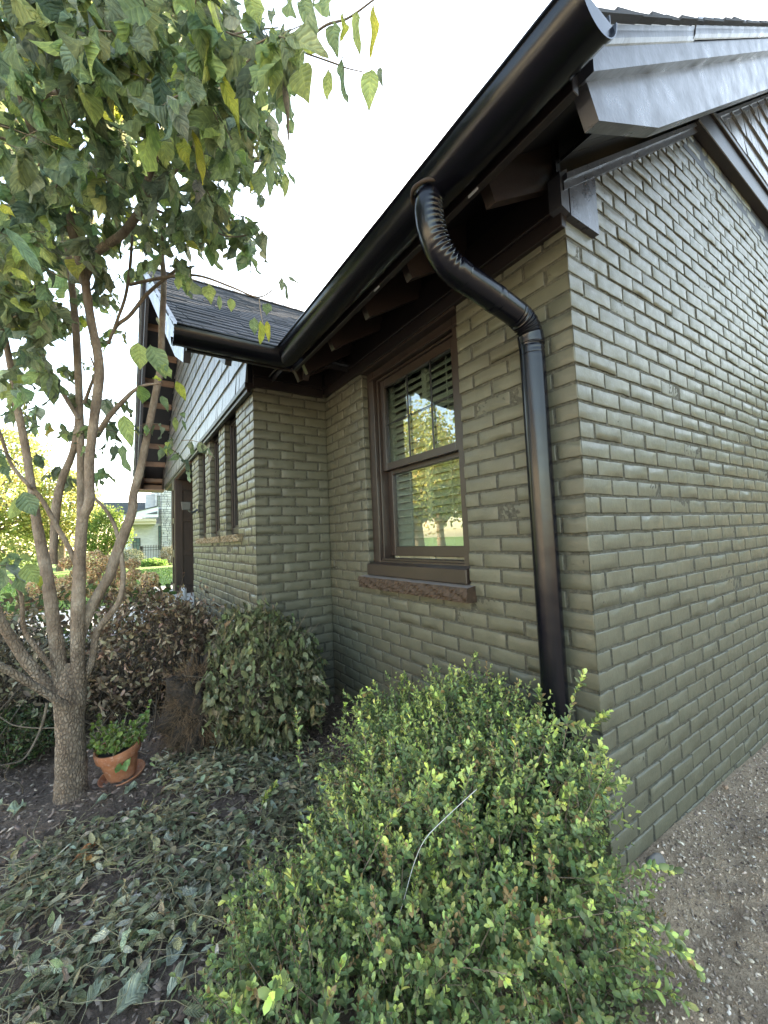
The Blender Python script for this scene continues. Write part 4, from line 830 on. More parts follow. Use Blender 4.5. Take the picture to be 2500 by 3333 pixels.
P,Nn,S=blob_points(BE,9600,.36,.24,5); n=len(P)
bl=LF(simple=True); st=TB()
dirs=unit(Nn*.55+np.array([0,0,.62])+.38*rng.standard_normal((n,3))); ln=rng.uniform(.05,.13,n)
dirs=np.where((P[:,0]>-.1)[:,None]&(P[:,1]>0)[:,None],unit(dirs*np.array([.3,1,1])),dirs)
k=~((P[:,0]>-.035)&(P[:,1]>-.03))&(vnoise(P[:,0]+.7*P[:,2],P[:,1]-.6*P[:,2],11,91)>-.85-.4*rng.random(n)); P,Nn,S,dirs,ln=P[k],Nn[k],S[k],dirs[k],ln[k]; n=len(P)
def sprig(P,dirs,ln,S,nodes,lsz,bright):
    n=len(P); a0=rng.random(n)*6.28; up=np.where(np.abs(dirs[:,2:])<.95,np.array([[0,0,1.0]]),np.array([[1.0,0,0]])); A=unit(np.cross(dirs,up)); B=np.cross(dirs,A); vig=rng.random(n)
    for j in range(nodes):
        t=(j+.6)/nodes; Q=P+dirs*(ln*t)[:,None]
        for s in (0,math.pi):
            th=a0+s+j*1.571+rng.normal(0,.25,n); side=A*np.cos(th)[:,None]+B*np.sin(th)[:,None]; D_=unit(side*(1.0-.55*t)+dirs*(.45+.7*t)+.15*rng.standard_normal((n,3)))
            sz=lsz*(1.05-.38*t)*rng.uniform(.6,1.3,n)*(.8+.4*vig)
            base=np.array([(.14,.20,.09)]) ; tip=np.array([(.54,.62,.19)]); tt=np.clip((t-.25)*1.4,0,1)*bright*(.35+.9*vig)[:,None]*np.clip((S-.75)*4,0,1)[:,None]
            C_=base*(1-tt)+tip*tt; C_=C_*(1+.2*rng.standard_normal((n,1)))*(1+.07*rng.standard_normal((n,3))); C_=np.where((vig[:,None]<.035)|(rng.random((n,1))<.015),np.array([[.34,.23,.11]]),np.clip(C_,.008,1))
            bl.add(Q,D_,dirs,sz,sz*rng.uniform(.52,.68,n),C_,rng.uniform(-.1,.5,n))
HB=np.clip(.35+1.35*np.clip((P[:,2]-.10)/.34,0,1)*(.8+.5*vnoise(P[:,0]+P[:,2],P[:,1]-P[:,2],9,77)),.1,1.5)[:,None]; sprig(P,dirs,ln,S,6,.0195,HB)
for i in range(0,n,3): st.add([P[i]-dirs[i]*.05,P[i]+dirs[i]*ln[i]*.5,P[i]+dirs[i]*ln[i]*.95],[.0014,.0011,.0007],4)
# long shoots
def shoot(p0,p1,nl=9,sz=.022,bright=1.3,thick=.0016):
    p0=np.array(p0);p1=np.array(p1); L_=np.linalg.norm(p1-p0); mid=(p0+p1)/2+np.array([0,0,.03*L_*4]); pts,_=cr([p0,mid,p1],[1,1,1],4); st.add(pts,np.linspace(thick,.0007,len(pts)),5)
    m=len(pts)-1
    for i in range(1,m): 
        d=unit(pts[i+1]-pts[i]); k_=max(1,int(nl/m)); Q=pts[i]+(pts[i+1]-pts[i])*rng.random((k_,1)); sprig(Q,np.repeat(d[None],k_,0),np.full(k_,L_/m*.9),np.ones(k_),2,sz,bright)
    sprig(pts[-2:-1],unit(pts[-1]-pts[-2])[None],np.array([.03]),np.ones(1),3,sz*.8,bright)
def sh(x0,y0,x1,y1,d0,d1,**k): shoot(W(x0*1.507,y0*1.507,d0),W(x1*1.507,y1*1.507,d1),**k)
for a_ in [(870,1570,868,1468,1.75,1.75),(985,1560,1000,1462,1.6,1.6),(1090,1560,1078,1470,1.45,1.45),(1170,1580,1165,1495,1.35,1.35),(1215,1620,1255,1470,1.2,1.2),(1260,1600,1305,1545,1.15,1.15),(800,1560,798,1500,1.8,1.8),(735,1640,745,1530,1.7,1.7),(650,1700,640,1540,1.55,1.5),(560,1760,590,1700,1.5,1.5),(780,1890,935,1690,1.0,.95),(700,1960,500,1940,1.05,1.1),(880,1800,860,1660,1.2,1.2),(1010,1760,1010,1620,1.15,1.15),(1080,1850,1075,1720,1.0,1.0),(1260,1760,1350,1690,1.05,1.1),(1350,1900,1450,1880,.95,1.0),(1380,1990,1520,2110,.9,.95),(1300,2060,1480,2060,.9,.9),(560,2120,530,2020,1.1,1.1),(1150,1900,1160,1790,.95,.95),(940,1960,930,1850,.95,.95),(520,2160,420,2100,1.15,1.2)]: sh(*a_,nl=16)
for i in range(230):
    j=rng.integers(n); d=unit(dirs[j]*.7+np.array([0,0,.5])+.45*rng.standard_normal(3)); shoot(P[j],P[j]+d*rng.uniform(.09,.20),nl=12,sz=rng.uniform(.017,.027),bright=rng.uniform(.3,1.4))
# woody framework inside
g=np.random.default_rng(9)
for e_ in BE:
    for _ in range(9):
        a=np.array([e_[0]+g.normal(0,.05),e_[1]+g.normal(0,.05),.0]); c=np.array(e_[:3])+g.normal(0,.45,3)*np.array(e_[3:]); st.add([a,(a+c)/2+g.normal(0,.03,3),c],[.006,.004,.002],6,.1,smooth_n=3)
bl.build('foliage',M['boxleaf'],box); st.build('stems',M['twig'],box)
b=TB(); b.add([W(1385*1.0/1*1.507*0+1549,2560,.93),W(1450,2690,.93),W(1390,2800,.93)],[.0016]*3,6,smooth_n=6)
pts=[W(800+1385/1.843,2200+680/1.843,.93),W(800+1200/1.843,2200+850/1.843,.93),W(800+1080/1.843,2200+975/1.843,.92),W(800+1015/1.843,2200+1110/1.843,.93),W(800+960/1.843,2200+1300/1.843,.93),W(800+915/1.843,2200+1480/1.843,.92),W(800+930/1.843,2200+1635/1.843,.92)]
b=TB(); b.add(pts,[.0008]*7,8,smooth_n=6); tag(b.build('string',M['lip']),'thin white string trailing over the boxwood shrub','string')
# ---------------------------------------------------------------- wilted uprooted shrub
sx,sy=-.70,1.62
up_=empty('uprooted_shrub',(sx,sy,0),'wilted uprooted shrub lying with its round root ball towards the tree trunk','shrub')
UE=[(-.66,1.78,.56,.24,.26,.22),(-.70,1.66,.34,.27,.28,.30),(-.56,1.62,.25,.26,.28,.25),(-.50,1.74,.42,.20,.24,.24)]
P,Nn,S=blob_points(UE,2300,.3,.12,6); n=len(P); k=~((P[:,0]>-.57)&(P[:,1]>2.0))&(P[:,0]<-.04); P=P[k];n=len(P)
ul=LF(5,1,(.0,.75,1,.85,.5,.03)); us=TB()
D_=unit(np.stack([rng.normal(0,.35,n),rng.normal(0,.35,n),-np.ones(n)],1)); L_=rng.uniform(.04,.085,n)
UC=[(.16,.175,.095),(.21,.225,.13),(.36,.37,.25),(.10,.105,.06),(.27,.23,.13)]
for r_ in range(3): ul.add(P+rng.normal(0,.018,(n,3)),unit(D_+.35*rng.standard_normal((n,3))),rdir(n),L_*rng.uniform(.7,1.1,n),L_*rng.uniform(.3,.5,n),pal(n,UC,[4,4,2,4,1.5]),rng.normal(.5,.6,n),rng.uniform(.3,1.1,n))
ul.build('foliage',M['wilt'],up_)
rb=np.array([-.985,1.82,.22])
for i in range(0,n,7): us.add([rb+rng.normal(0,.05,3),(rb+P[i])/2+rng.normal(0,.04,3),P[i]],[.005,.003,.0012],5,smooth_n=3)
for i in range(60):
    j=rng.integers(n); q=P[j]+unit(P[j]-np.array([-.62,1.7,.35]))*rng.uniform(.06,.14)+np.array([0,0,.02]); us.add([P[j]-(q-P[j]),P[j],q],[.003,.002,.001],5)
us.build('stems',M['twig'],up_)
# root ball: noisy lump plus hanging fibres
nu,nv=60,80; th=np.linspace(0,math.pi,nu);ph=np.linspace(0,2*math.pi,nv,endpoint=False); TH,PH=np.meshgrid(th,ph,indexing='ij'); d=np.stack([np.sin(TH)*np.cos(PH),np.sin(TH)*np.sin(PH),np.cos(TH)],-1)
rr=1+.14*np.sin(4*d[...,0]+5*d[...,1])+.13*np.sin(7*d[...,2]+4*d[...,0])+.08*np.sin(13*d[...,0]-11*d[...,2])+.05*rng.standard_normal(d.shape[:2]); V=rb+d*np.array([.145,.16,.235])*rr[...,None]; ids=np.arange(nu*nv).reshape(nu,nv); F=np.stack([ids[:-1],np.roll(ids[:-1],-1,1),np.roll(ids[1:],-1,1),ids[1:]],-1).reshape(-1,4)
rbo=nmesh('root_ball',V.reshape(-1,3),F,mt=M['root'],parent=up_,smooth=True)
t=TB()
for i in range(2200):
    a=rdir(1)[0]; a[1]=-abs(a[1]) if rng.random()<.7 else a[1]; p=rb+a*np.array([.145,.16,.235])*1.0; q=p+(a+.5*rng.standard_normal(3))*rng.uniform(.01,.075)+np.array([0,0,-rng.uniform(0,.04)]); t.add([p,(p+q)/2+rng.normal(0,.012,3),q],[.0011,.0009,.0005],3)
t.build('root_fibres',M['rootfib'],rbo)
# ---------------------------------------------------------------- dried shrubs behind the tree
def dried(name,label,E,n,seed,cols,w,stemroot,shootn=12,L0=.03,L1=.06,cut=None):
    o=empty(name,(stemroot[0],stemroot[1],0),label,'shrub')
    P,Nn,S=blob_points(E,n,.45,.12,seed); 
    if cut is not None: P=P[cut(P)]
    n=len(P)
    lf=LF(4,1,(.0,.8,1,.75,.03)); ts=TB(); L_=rng.uniform(L0,L1,n)
    for r_ in range(2): lf.add(P+rng.normal(0,.02,(n,3)),unit(np.array([0,0,-.5])+.8*rng.standard_normal((n,3))),rdir(n),L_,L_*rng.uniform(.35,.65,n),pal(n,cols,w,.25),rng.normal(.6,.8,n),rng.uniform(.3,1.2,n))
    for i in range(0,n,9):
        b0=np.array([*stemroot,0])+np.array([rng.normal(0,.22),rng.normal(0,.22),0]); ts.add([b0,(b0+P[i])/2+rng.normal(0,.05,3),P[i]],[.004,.003,.0014],4,smooth_n=2)
    top=P[np.argsort(-P[:,2])[:max(40,n//10)]]
    for i in range(shootn):
        p=top[rng.integers(len(top))]; q=p+np.array([rng.normal(0,.03),rng.normal(0,.03),rng.uniform(.1,.22)]); ts.add([p-np.array([0,0,.1]),p,q],[.002,.0015,.001],4)
        m=9; Q=p+(q-p)*rng.random((m,1)); lf.add(Q,unit(np.array([0,0,-.8])+.6*rng.standard_normal((m,3))),rdir(m),rng.uniform(.02,.045,m),rng.uniform(.012,.025,m),pal(m,cols,w),rng.normal(.5,.5,m),rng.uniform(.2,1,m))
    lf.build('foliage',M['dead'],o); ts.build('stems',M['deadtwig'],o); return o
DC=[(.16,.11,.07),(.24,.175,.115),(.33,.26,.18),(.09,.062,.042),(.46,.38,.29)]
dried('dried_shrub','dead brown-leaved shrub filling the bed right of the tree trunk, behind the potted plant',[(-1.20,2.75,.40,.36,.40,.38),(-.92,2.85,.36,.30,.40,.36),(-1.35,2.60,.28,.3,.3,.28),(-.85,3.6,.30,.25,.6,.30)],4200,11,DC,[4,4,2,3,.5],(-1.15,2.7),26,cut=lambda P:~((P[:,0]>-.6)))
dried('dried_shrub','dead brown-leaved shrub left of the tree trunk, at the left edge of the bed',[(-1.95,2.75,.36,.36,.40,.38),(-1.75,2.55,.28,.3,.3,.3),(-2.2,3.1,.30,.3,.4,.30)],3400,12,[(.15,.13,.085),(.20,.175,.12),(.27,.24,.18),(.08,.07,.05),(.36,.32,.26)],[4,4,2,3,.6],(-1.9,2.7),6)
def greenlow():
    o=empty('low_shrub',(-1.85,2.25,0),'low dark green shrub under the dead shrub at the left edge','shrub'); P,_,S=blob_points([(-1.86,2.3,.13,.22,.2,.15)],900,.4,.1,13); n=len(P); lf=LF(simple=True)
    for r_ in range(3): lf.add(P+rng.normal(0,.012,(n,3)),rdir(n),rdir(n),rng.uniform(.012,.025,n),.012,pal(n,[(.035,.06,.025),(.06,.09,.03)],[2,1]),.2)
    lf.build('foliage',M['boxleaf'],o); t=TB()
    for i in range(25): p=P[rng.integers(n)]; t.add([(-1.85,2.25,0),p*.5+np.array([-1.85,2.25,0])*.5,p],[.003,.002,.001],4)
    t.build('stems',M['deadtwig'],o)
greenlow()
# hydrangea with dried flower heads
hy=empty('hydrangea',(-1.45,4.1,0),'hydrangea bush with round tan dried flower heads, behind the dead shrubs','shrub')
HH=[(730,510,60),(740,590,60),(1020,560,42),(1030,640,45),(1150,680,62),(1090,770,60),(260,750,60),(500,710,60),(215,860,55),(700,640,55),(770,700,60),(880,680,50),(905,600,45),(515,550,42),(830,540,45),(1260,815,52),(40,965,45),(310,870,50),(470,780,60),(390,690,45),(980,720,55),(700,760,55),(600,640,50),(1010,810,50),(1150,820,45),(860,790,50),(560,800,50),(200,940,45)]
hs=TB(); gl_=LF(5,1,(.0,.8,1,.8,.4,.03))
for i,(x,y,r_) in enumerate(HH):
    d=rng.uniform(4.1,5.0); c=W(*c0(x,y),d); R_=r_/2.37/CF*d; fl=LF(simple=True); m=520; dd=rdir(m); Pp=c+dd*R_*np.array([1,1,.85])*(.78+.27*rng.random((m,1)))*(1+.12*np.sin(dd[:,:1]*6+i)); fl.add(Pp,unit(dd+.8*rng.standard_normal((m,3))),dd,.022,.020,pal(m,[(.66,.47,.28),(.52,.37,.21),(.74,.58,.38),(.5,.48,.24),(.36,.25,.15)],[4,4,2,1.2,1],.15),.1)
    fl.build('flower_head',M['dead'],hy); hs.add([c,(c+np.array([-1.5,4.1,0]))/2+rng.normal(0,.06,3),(-1.5+rng.normal(0,.2),4.2+rng.normal(0,.2),0)],[.003,.004,.006],5,smooth_n=3)
P,_,S=blob_points([(-1.6,4.2,.42,.55,.5,.42),(-1.05,4.2,.42,.32,.5,.38),(-2.1,4.4,.4,.4,.5,.38)],1100,.5,.1,17); n=len(P)
gl_.add(P,unit(np.array([0,0,-.6])+.6*rng.standard_normal((n,3))),rdir(n),rng.uniform(.06,.11,n),rng.uniform(.035,.06,n),pal(n,[(.07,.12,.04),(.10,.14,.05),(.11,.085,.05)],[3,2,3]),rng.normal(.3,.4,n),rng.uniform(.1,.8,n)); gl_.build('foliage',M['leaf'],hy); hs.build('stems',M['deadtwig'],hy)
# ---------------------------------------------------------------- potted plant
pc=np.array([-1.335,1.70,.0]); tilt=Matrix.Rotation(math.radians(-9),4,Vector((-.45,.9,0)).normalized())
pot=empty('potted_plant',tuple(pc),'tilted terracotta flower pot on its saucer with a small green leafy plant','plant pot')
def lathe(prof,seg=48):
    V=[];F=[]; n=len(prof)
    for k in range(seg):
        a=2*math.pi*k/seg
        for r_,z in prof: V.append(tilt@Vector((r_*math.cos(a),r_*math.sin(a),z))+Vector(pc))
    for k in range(seg):
        for i in range(n-1): F.append((k*n+i,((k+1)%seg)*n+i,((k+1)%seg)*n+i+1,k*n+i+1))
    return V,F
b=MB(); b.add(*lathe([(.0,.03),(.060,.03),(.062,.034),(.083,.135),(.084,.137),(.093,.137),(.096,.141),(.099,.178),(.097,.183),(.090,.183),(.087,.178),(.080,.13),(.07,.1),(0,.1)])); b.build('pot',M['terra'],pot,smooth=True)
b=MB(); b.add(*lathe([(.0,.008),(.078,.008),(.080,.010),(.100,.036),(.101,.040),(.096,.042),(.092,.037),(.075,.020),(0,.020)])); b.build('saucer',M['terra'],pot,smooth=True)
b=MB(); b.add(*lathe([(0,.162),(.05,.165),(.088,.158)])); b.build('soil',M['potsoil'],pot)
pl=LF(5,2,(.0,.8,1,.95,.7,.05)); ps=TB(); up3=np.array(tilt@Vector((0,0,1)))
for i in range(34):
    a=rng.random()*6.28; r_=rng.uniform(0,.07); p0=pc+up3*.16+np.array([r_*math.cos(a),r_*math.sin(a),0]); d=unit(np.array([math.cos(a)*.5,math.sin(a)*.5,1])+.25*rng.standard_normal(3)); h=rng.uniform(.07,.20); 
    pts=[p0,p0+d*h*.5+rng.normal(0,.008,3),p0+d*h+np.array([math.cos(a),math.sin(a),-.2])*.02]; ps.add(pts,[.0018,.0014,.001],5,smooth_n=3)
    for t_ in np.linspace(.25,1,6):
        q=p0+(pts[2]-p0)*t_; pl.add(q+rng.normal(0,.006,(2,3)),unit(rng.normal(0,.8,(2,3))+np.array([0,0,-.1])),np.array([0,0,1.0])+.5*rng.standard_normal((2,3)),rng.uniform(.018,.034,2),rng.uniform(.014,.028,2),pal(2,[(.11,.17,.04),(.16,.23,.06),(.08,.12,.03)],[3,2,2]),.5,.3)
for i in range(5): q=pc+np.array([-.0,-.11,.13])+rng.normal(0,.012,3); pl.add(q[None],unit(rng.normal(0,.6,3)+np.array([0,-.5,-.2]))[None],np.array([0,-1,.6])[None],.035,.032,np.array([(.15,.24,.08)]),.3,.3)
pl.build('foliage',M['boxleaf'],pot); ps.build('stems',M['vine'],pot)
# ---------------------------------------------------------------- clippings on the ground (stuff) and single dry leaves
cl=LF(4,1,(.0,.8,1,.8,.03)); n=9000
x=rng.uniform(-1.7,-.45,n); y=rng.uniform(.25,1.75,n)
dens=vnoise(x,y,4.3,31)+.9*(x+1.05)-.45*(y-.9)+(y<.75)*.5; k=(dens+rng.normal(0,.35,n))>-.25; k&=~((x<-1.2)&(y>1.35)); x,y=x[k],y[k]; n=len(x)
z=gz(x,y)+.01+.055*rng.random(n)**1.3+.018*vnoise(x,y,3.1,1); dd=unit(np.stack([rng.normal(0,1,n),rng.normal(0,1,n),rng.normal(0,.3,n)],1)); L_=rng.uniform(.022,.058,n)
cl.add(np.stack([x,y,z],1),dd,np.array([0,0,1.0])+.55*rng.standard_normal((n,3)),L_,L_*rng.uniform(.28,.5,n),pal(n,[(.24,.25,.16),(.34,.34,.23),(.52,.53,.42),(.44,.39,.24),(.50,.39,.26)],[4,4,2.2,2,1.4]),rng.normal(.3,.5,n),rng.uniform(.1,1,n))
tag(cl.build('wilted_leaves',M['wilt']),kind='stuff')
t=TB()
for i in range(1100):
    j=rng.integers(n); p=np.array([x[j],y[j],z[j]*.9+.012]); a=rng.random()*6.28; ln=rng.uniform(.06,.22); pts=[p]; 
    for q in range(4): a+=rng.normal(0,.5); p=p+np.array([math.cos(a)*ln/4,math.sin(a)*ln/4,rng.normal(0,.008)]); p[2]=max(p[2],.008); pts.append(p)
    t.add(pts,[.0010]*5,4)
tag(t.build('cut_vines',M['vine']),kind='stuff')
def dryleaf(cx,cy,ang,L_,w,c,label,ruf=.9,curl=.5,mt='wilt',h=.03):
    p=at(2,h,cx,cy); o=empty('fallen_leaf',tuple(p),label,'leaf'); l=LF(10,3,(.0,.5,.9,1,.92,.8,.6,.35,.15,.02)); a=math.radians(ang)
    l.add(p[None],np.array([[math.cos(a),math.sin(a),.12]]),np.array([[.1,-.25,1.0]]),L_,w,np.array(c)*np.array([1.22,1.08,.98]),curl,ruf); ob=l.build('blade',M[mt],o); t=TB(); q=p-np.array([math.cos(a),math.sin(a),.25])*.035; t.add([p,(p+q)/2,q],[.0012,.001,.0009],5); t.build('stalk',M['vine'],o)
def c7(x,y): return (x/2.765,2150+y/2.765)
def cL(x,y): return (x/1.843,2200+y/1.843)
GRN=(.26,.33,.27)
for a_ in [(*cL(420,1130),35,.16,.045,(.42,.22,.12),'long tan curled leaf lying on the dark mulch',1.1,.3),(*cL(500,1090),-60,.07,.035,(.40,.22,.09),'short tan leaf folded across the long curled one',.8,.5),
 (*c7(650,1470),100,.06,.035,(.34,.42,.34),'pale mint leaf on the mulch right in front of the trunk foot',.5,.6),(*c7(860,1290),40,.09,.035,GRN,'grey-green leaf folded lengthwise just below the flower pot',1.2,.4),(*c7(1120,1190),30,.10,.06,(.24,.30,.25),'crumpled grey-green leaf leaning on the pot saucer',1.3,.9),
 (*c7(120,1380),80,.10,.07,(.25,.33,.27),'large crumpled grey-green leaf left of the trunk',1.2,.4),(*c7(20,1290),150,.07,.05,GRN,'grey-green leaf cut by the left edge of the photo',1.0,.6),
 (*cL(1010,1000),70,.075,.05,(.45,.50,.45),'whitish wilted leaf on the clippings in the middle of the bed',.9,.5),(*cL(910,1200),60,.08,.035,(.38,.43,.38),'pale leaf curled into a tube below the whitish one',1.3,.4),(*cL(690,1370),45,.08,.05,(.3,.36,.31),'grey-green leaf at the edge of the bare mulch patch',1.1,.6),(*cL(870,1380),35,.08,.03,(.25,.28,.12),'olive leaf folded along its midrib on the clippings',1.0,.4),
 (*cL(1000,1940),55,.13,.035,(.40,.47,.40),'long pale leaf rolled lengthwise near the bottom of the bed',1.2,.2),(*cL(520,1990),65,.10,.045,(.3,.37,.3),'upright pale green leaf at the bottom left among the vines',1.0,.5),(*cL(1000,1740),50,.10,.07,(.27,.32,.30),'wide grey leaf lying flat between the vines',.9,.4),(*cL(700,2010),20,.10,.08,(.3,.36,.3),'broad ragged grey-green leaf at the bottom edge',1.2,.6),(*cL(880,1850),120,.09,.06,(.24,.32,.25),'ragged grey-green leaf above the rolled pale leaf',1.2,.7),(*cL(1430,1090),10,.07,.04,(.3,.36,.33),'crumpled grey leaf tucked under the left side of the boxwood',1.3,.7)]:
    dryleaf(*a_)
# dead branch with curled stem left of trunk
t=TB(); t.add([W(*c7(425,380),1.80),W(*c7(395,520),1.78),W(*c7(330,700),1.75),W(*c7(220,880),1.7),W(*c7(90,930),1.65),W(*c7(-60,950),1.6)],[.006,.005,.005,.004,.004,.003],7,.15,smooth_n=5); t.add([W(*c7(90,935),1.66),W(*c7(45,1030),1.68),W(*c7(70,1080),1.7),W(*c7(150,1095),1.72),W(*c7(200,1140),1.74),W(*c7(205,1200),1.78)],[.002]*6,6,smooth_n=5); tag(t.build('fallen_branch',M['deadtwig']),'bare drooping branch reaching the mulch left of the trunk','branch'); t=TB(); t.add([W(*c7(-10,500),2.1),W(*c7(120,580),2.1),W(*c7(320,608),2.1),W(*c7(500,605),2.1)],[.003]*4,6,.1,smooth_n=4)
tag(t.build('bare_twig',M['deadtwig']),'thin bare twig running sideways into the tree trunk from the left edge','twig')
# small finds
pb=at(2,.62,430+590/3.53,1400+1890/3.53); bx=at(0,-.70,430+590/3.53,1400+1888/3.53)
bo=empty('spray_bottle',tuple(bx),'small white bottle standing on the porch edge beside the brown post','bottle')
def lathe2(prof,c,seg=28):
    V=[];F=[];n=len(prof)
    for k in range(seg):
        a=2*math.pi*k/seg
        for r_,z in prof: V.append((c[0]+r_*math.cos(a),c[1]+r_*math.sin(a),c[2]+z))
    for k in range(seg):
        for i in range(n-1): F.append((k*n+i,((k+1)%seg)*n+i,((k+1)%seg)*n+i+1,k*n+i+1))
    return V,F
b=MB(); b.add(*lathe2([(0,-.22),(.034,-.22),(.036,-.2),(.036,.05),(.030,.075),(.016,.09)],bx)); b.build('body',M['white'],bo,smooth=True); b=MB(); b.add(*lathe2([(.016,.09),(.016,.105),(.008,.112),(0,.118)],bx)); b.build('cap',M['white'],bo,smooth=True)
b=MB(); b.box((bx[0]-.06,bx[1]-.08,-.1),(-.59,bx[1]+.5,bx[2]-.22),.01); b.build('porch_step',M['concrete'],house)
# pebble at the right, boulders by the corner
def rock(px,py,r_,c,label):
    p=at(2,-.02,px,py); V=[];g=np.random.default_rng(int(px)); nu,nv=14,18; ph=g.random(3)*6
    for i in range(nu):
        for j in range(nv):
            t1=math.pi*i/(nu-1);t2=2*math.pi*j/nv; d=np.array([math.sin(t1)*math.cos(t2),math.sin(t1)*math.sin(t2),math.cos(t1)]); V.append(p+d*r_*np.array([1.2,.9,.6])*(1+.15*math.sin(3*d[0]+ph[0])+.12*math.sin(5*d[1]+ph[1])+.08*math.sin(7*d[2]+ph[2])))
    ids=np.arange(nu*nv).reshape(nu,nv); F=np.stack([ids[:-1],np.roll(ids[:-1],-1,1),np.roll(ids[1:],-1,1),ids[1:]],-1).reshape(-1,4)
    tag(nmesh('rock',np.array(V),F,mt=M['chips'],col=np.tile(c,(nu*nv,1)),smooth=True),label,'rock')
rock(1600+985/1.843,2200+1110/1.843,.030,(.17,.155,.14),'grey rock half buried beside the boxwood at the foot of the gable wall')
rock(1600+1405/1.843,2200+665/1.843,.012,(.3,.2,.14),'small reddish pebble on the dirt beside the gable wall')
rock(1600+1590/1.843,2200+1045/1.843,.011,(.38,.28,.2),'small tan pebble on the dirt at the right edge')
# ---------------------------------------------------------------- neighbour's yard
NY=42.0
def an(x,y,Y=NY): return at(1,Y,350+x/4.423,1550+y/4.423)
nb=empty('neighbour_house',tuple(an(700,1250)*np.array([1,1,0])+np.array([0,0,-.42])),'pale brick and stone house with white trim beyond the lawn','house')
G0=-.45
def nbox(name,mt,x0,y0,x1,y1,Y,depth,parent=nb,z0=None,bev=.01):
    a=an(x0,y0,Y);c=an(x1,y1,Y); b=MB(); b.box((a[0],Y,c[2] if z0 is None else z0),(c[0],Y+depth,a[2]),bev); return b.build(name,M[mt],parent)
nbox('brick_wall','palebrick',205,690,760,1260,NY,9,z0=G0); nbox('upper_wall','palebrick',550,255,700,480,NY+1.5,1.2); nbox('brick_wall','palebrick',550,470,1400,1260,NY+.9,8,z0=G0)
nbox('brick_wall','palebrick',690,130,1400,900,NY+1.6,6,z0=2)
# stone tower of individual stones
a=an(765,-60);c=an(922,1260); b=MB(); b.box((a[0]+.02,NY-.28,G0),(c[0]-.02,NY+1,a[2])); sb=b.build('tower_core',M['farroof'],nb)
b=MB(); z=G0; g=np.random.default_rng(5)
while z<a[2]:
    h=g.choice([.12,.17,.24]); 
    for (xs,xe,fn) in ((a[0],c[0],lambda u,w,z_:(u,NY-.30-w,z_)),(0,1.0,lambda u,w,z_:(a[0]-u*.40-w*.6,NY-.28+u*1.25-w*.3,z_))):
        u=xs
        while u<xe:
            w=g.choice([.18,.3,.42,.5])*(1 if xs!=0 else .6); u1=min(u+w,xe); 
            if xe-u1<.1: u1=xe
            k_=g.uniform(.8,1.15); b.cur=(.56*k_,.55*k_,.56*k_); e_=.018; t_=g.uniform(.02,.05)
            b.hexa([fn(u+e_,-.02,z+e_),fn(u1-e_,-.02,z+e_),fn(u1-e_,t_,z+e_),fn(u+e_,t_,z+e_),fn(u+e_,-.02,z+h-e_),fn(u1-e_,-.02,z+h-e_),fn(u1-e_,t_,z+h-e_),fn(u+e_,t_,z+h-e_)],.015); u=u1
    z+=h
b.build('stone_facing',M['fieldstone'],nb,colors=True)
nbox('corner_trim','whitetrim',924,-60,975,1030,NY-.3,.3); nbox('upper_wall','palebrick',940,-60,1500,1260,NY-.1,8,z0=G0)
# porch gable
p1,p2,p3,p4=an(110,600),an(702,458),an(702,610),an(120,632); b=MB(); b.prism([(p1[0],p1[2]-.06),(p2[0],p2[2]-.06),(p3[0],p3[2]),(p4[0],p4[2])],lambda u,v,w:(u,w,v),NY-2.2,NY-2.0); b.build('porch_gable',M['whitetrim'],nb)
b=MB(); b.prism([(p1[0]-.1,p1[2]-.05),(p2[0],p2[2]-.05),(p2[0],p2[2]+.04),(p1[0]-.1,p1[2]+.04)],lambda u,v,w:(u,w,v),NY-2.3,NY+.5); b.build('roof',M['farroof'],nb)
q1,q2=an(520,572),an(690,530); b=MB(); b.prism([(q1[0],q1[2]),(q2[0],q1[2]),(q2[0],q2[2])],lambda u,v,w:(u,w,v),NY-2.23,NY-2.21); b.build('gable_vent',M['farroof'],nb)
nbox('porch_soffit','cream',250,612,702,690,NY-2.0,2.0); nbox('porch_beam','cream',320,612,702,650,NY-2.15,.2)
r1,r2,r3,r4=an(150,470,NY+3),an(150,385,NY+3),an(560,385,NY+3),an(560,490,NY+3); b=MB(); b.prism([(r1[0]-2,r1[2]-.3),(r1[0]-1,r2[2]),(r3[0]+.4,r3[2]),(r4[0]+.4,r4[2]-.3)],lambda u,v,w:(u,w,v),NY+2.4,NY+6); b.build('roof',M['farroof'],nb)
for (x0,y0,x1,y1,Y) in ((370,900,465,1105,NY),(722,290,752,440,NY-.9),(738,720,765,1040,NY-.9)):
    w=empty('window',(0,0,0),None,None); w.parent=nb; w.location=-nb.location
    a=an(x0,y0,Y-.03);c=an(x1,y1,Y-.03); b=MB(); b.box((a[0],Y-.05,c[2]),(c[0],Y-.03,a[2])); b.build('pane',M['farglass'],w); b=MB(); f_=.05
    for (u0,u1,v0,v1) in ((a[0]-f_,a[0],c[2]-f_,a[2]+f_),(c[0],c[0]+f_,c[2]-f_,a[2]+f_),(a[0],c[0],a[2],a[2]+f_),(a[0],c[0],c[2]-f_,c[2])): b.box((u0,Y-.08,v0),(u1,Y-.02,v1))
    for k in range(1,4): zz=c[2]+(a[2]-c[2])*k/4; b.box((a[0],Y-.065,zz-.015),(c[0],Y-.052,zz+.015))
    xm=(a[0]+c[0])/2; b.box((xm-.012,Y-.064,c[2]),(xm+.012,Y-.051,a[2])); b.build('frame',M['iron'],w)
nbox('porch_column','whitetrim',262,690,292,1060,NY-2.1,.2)
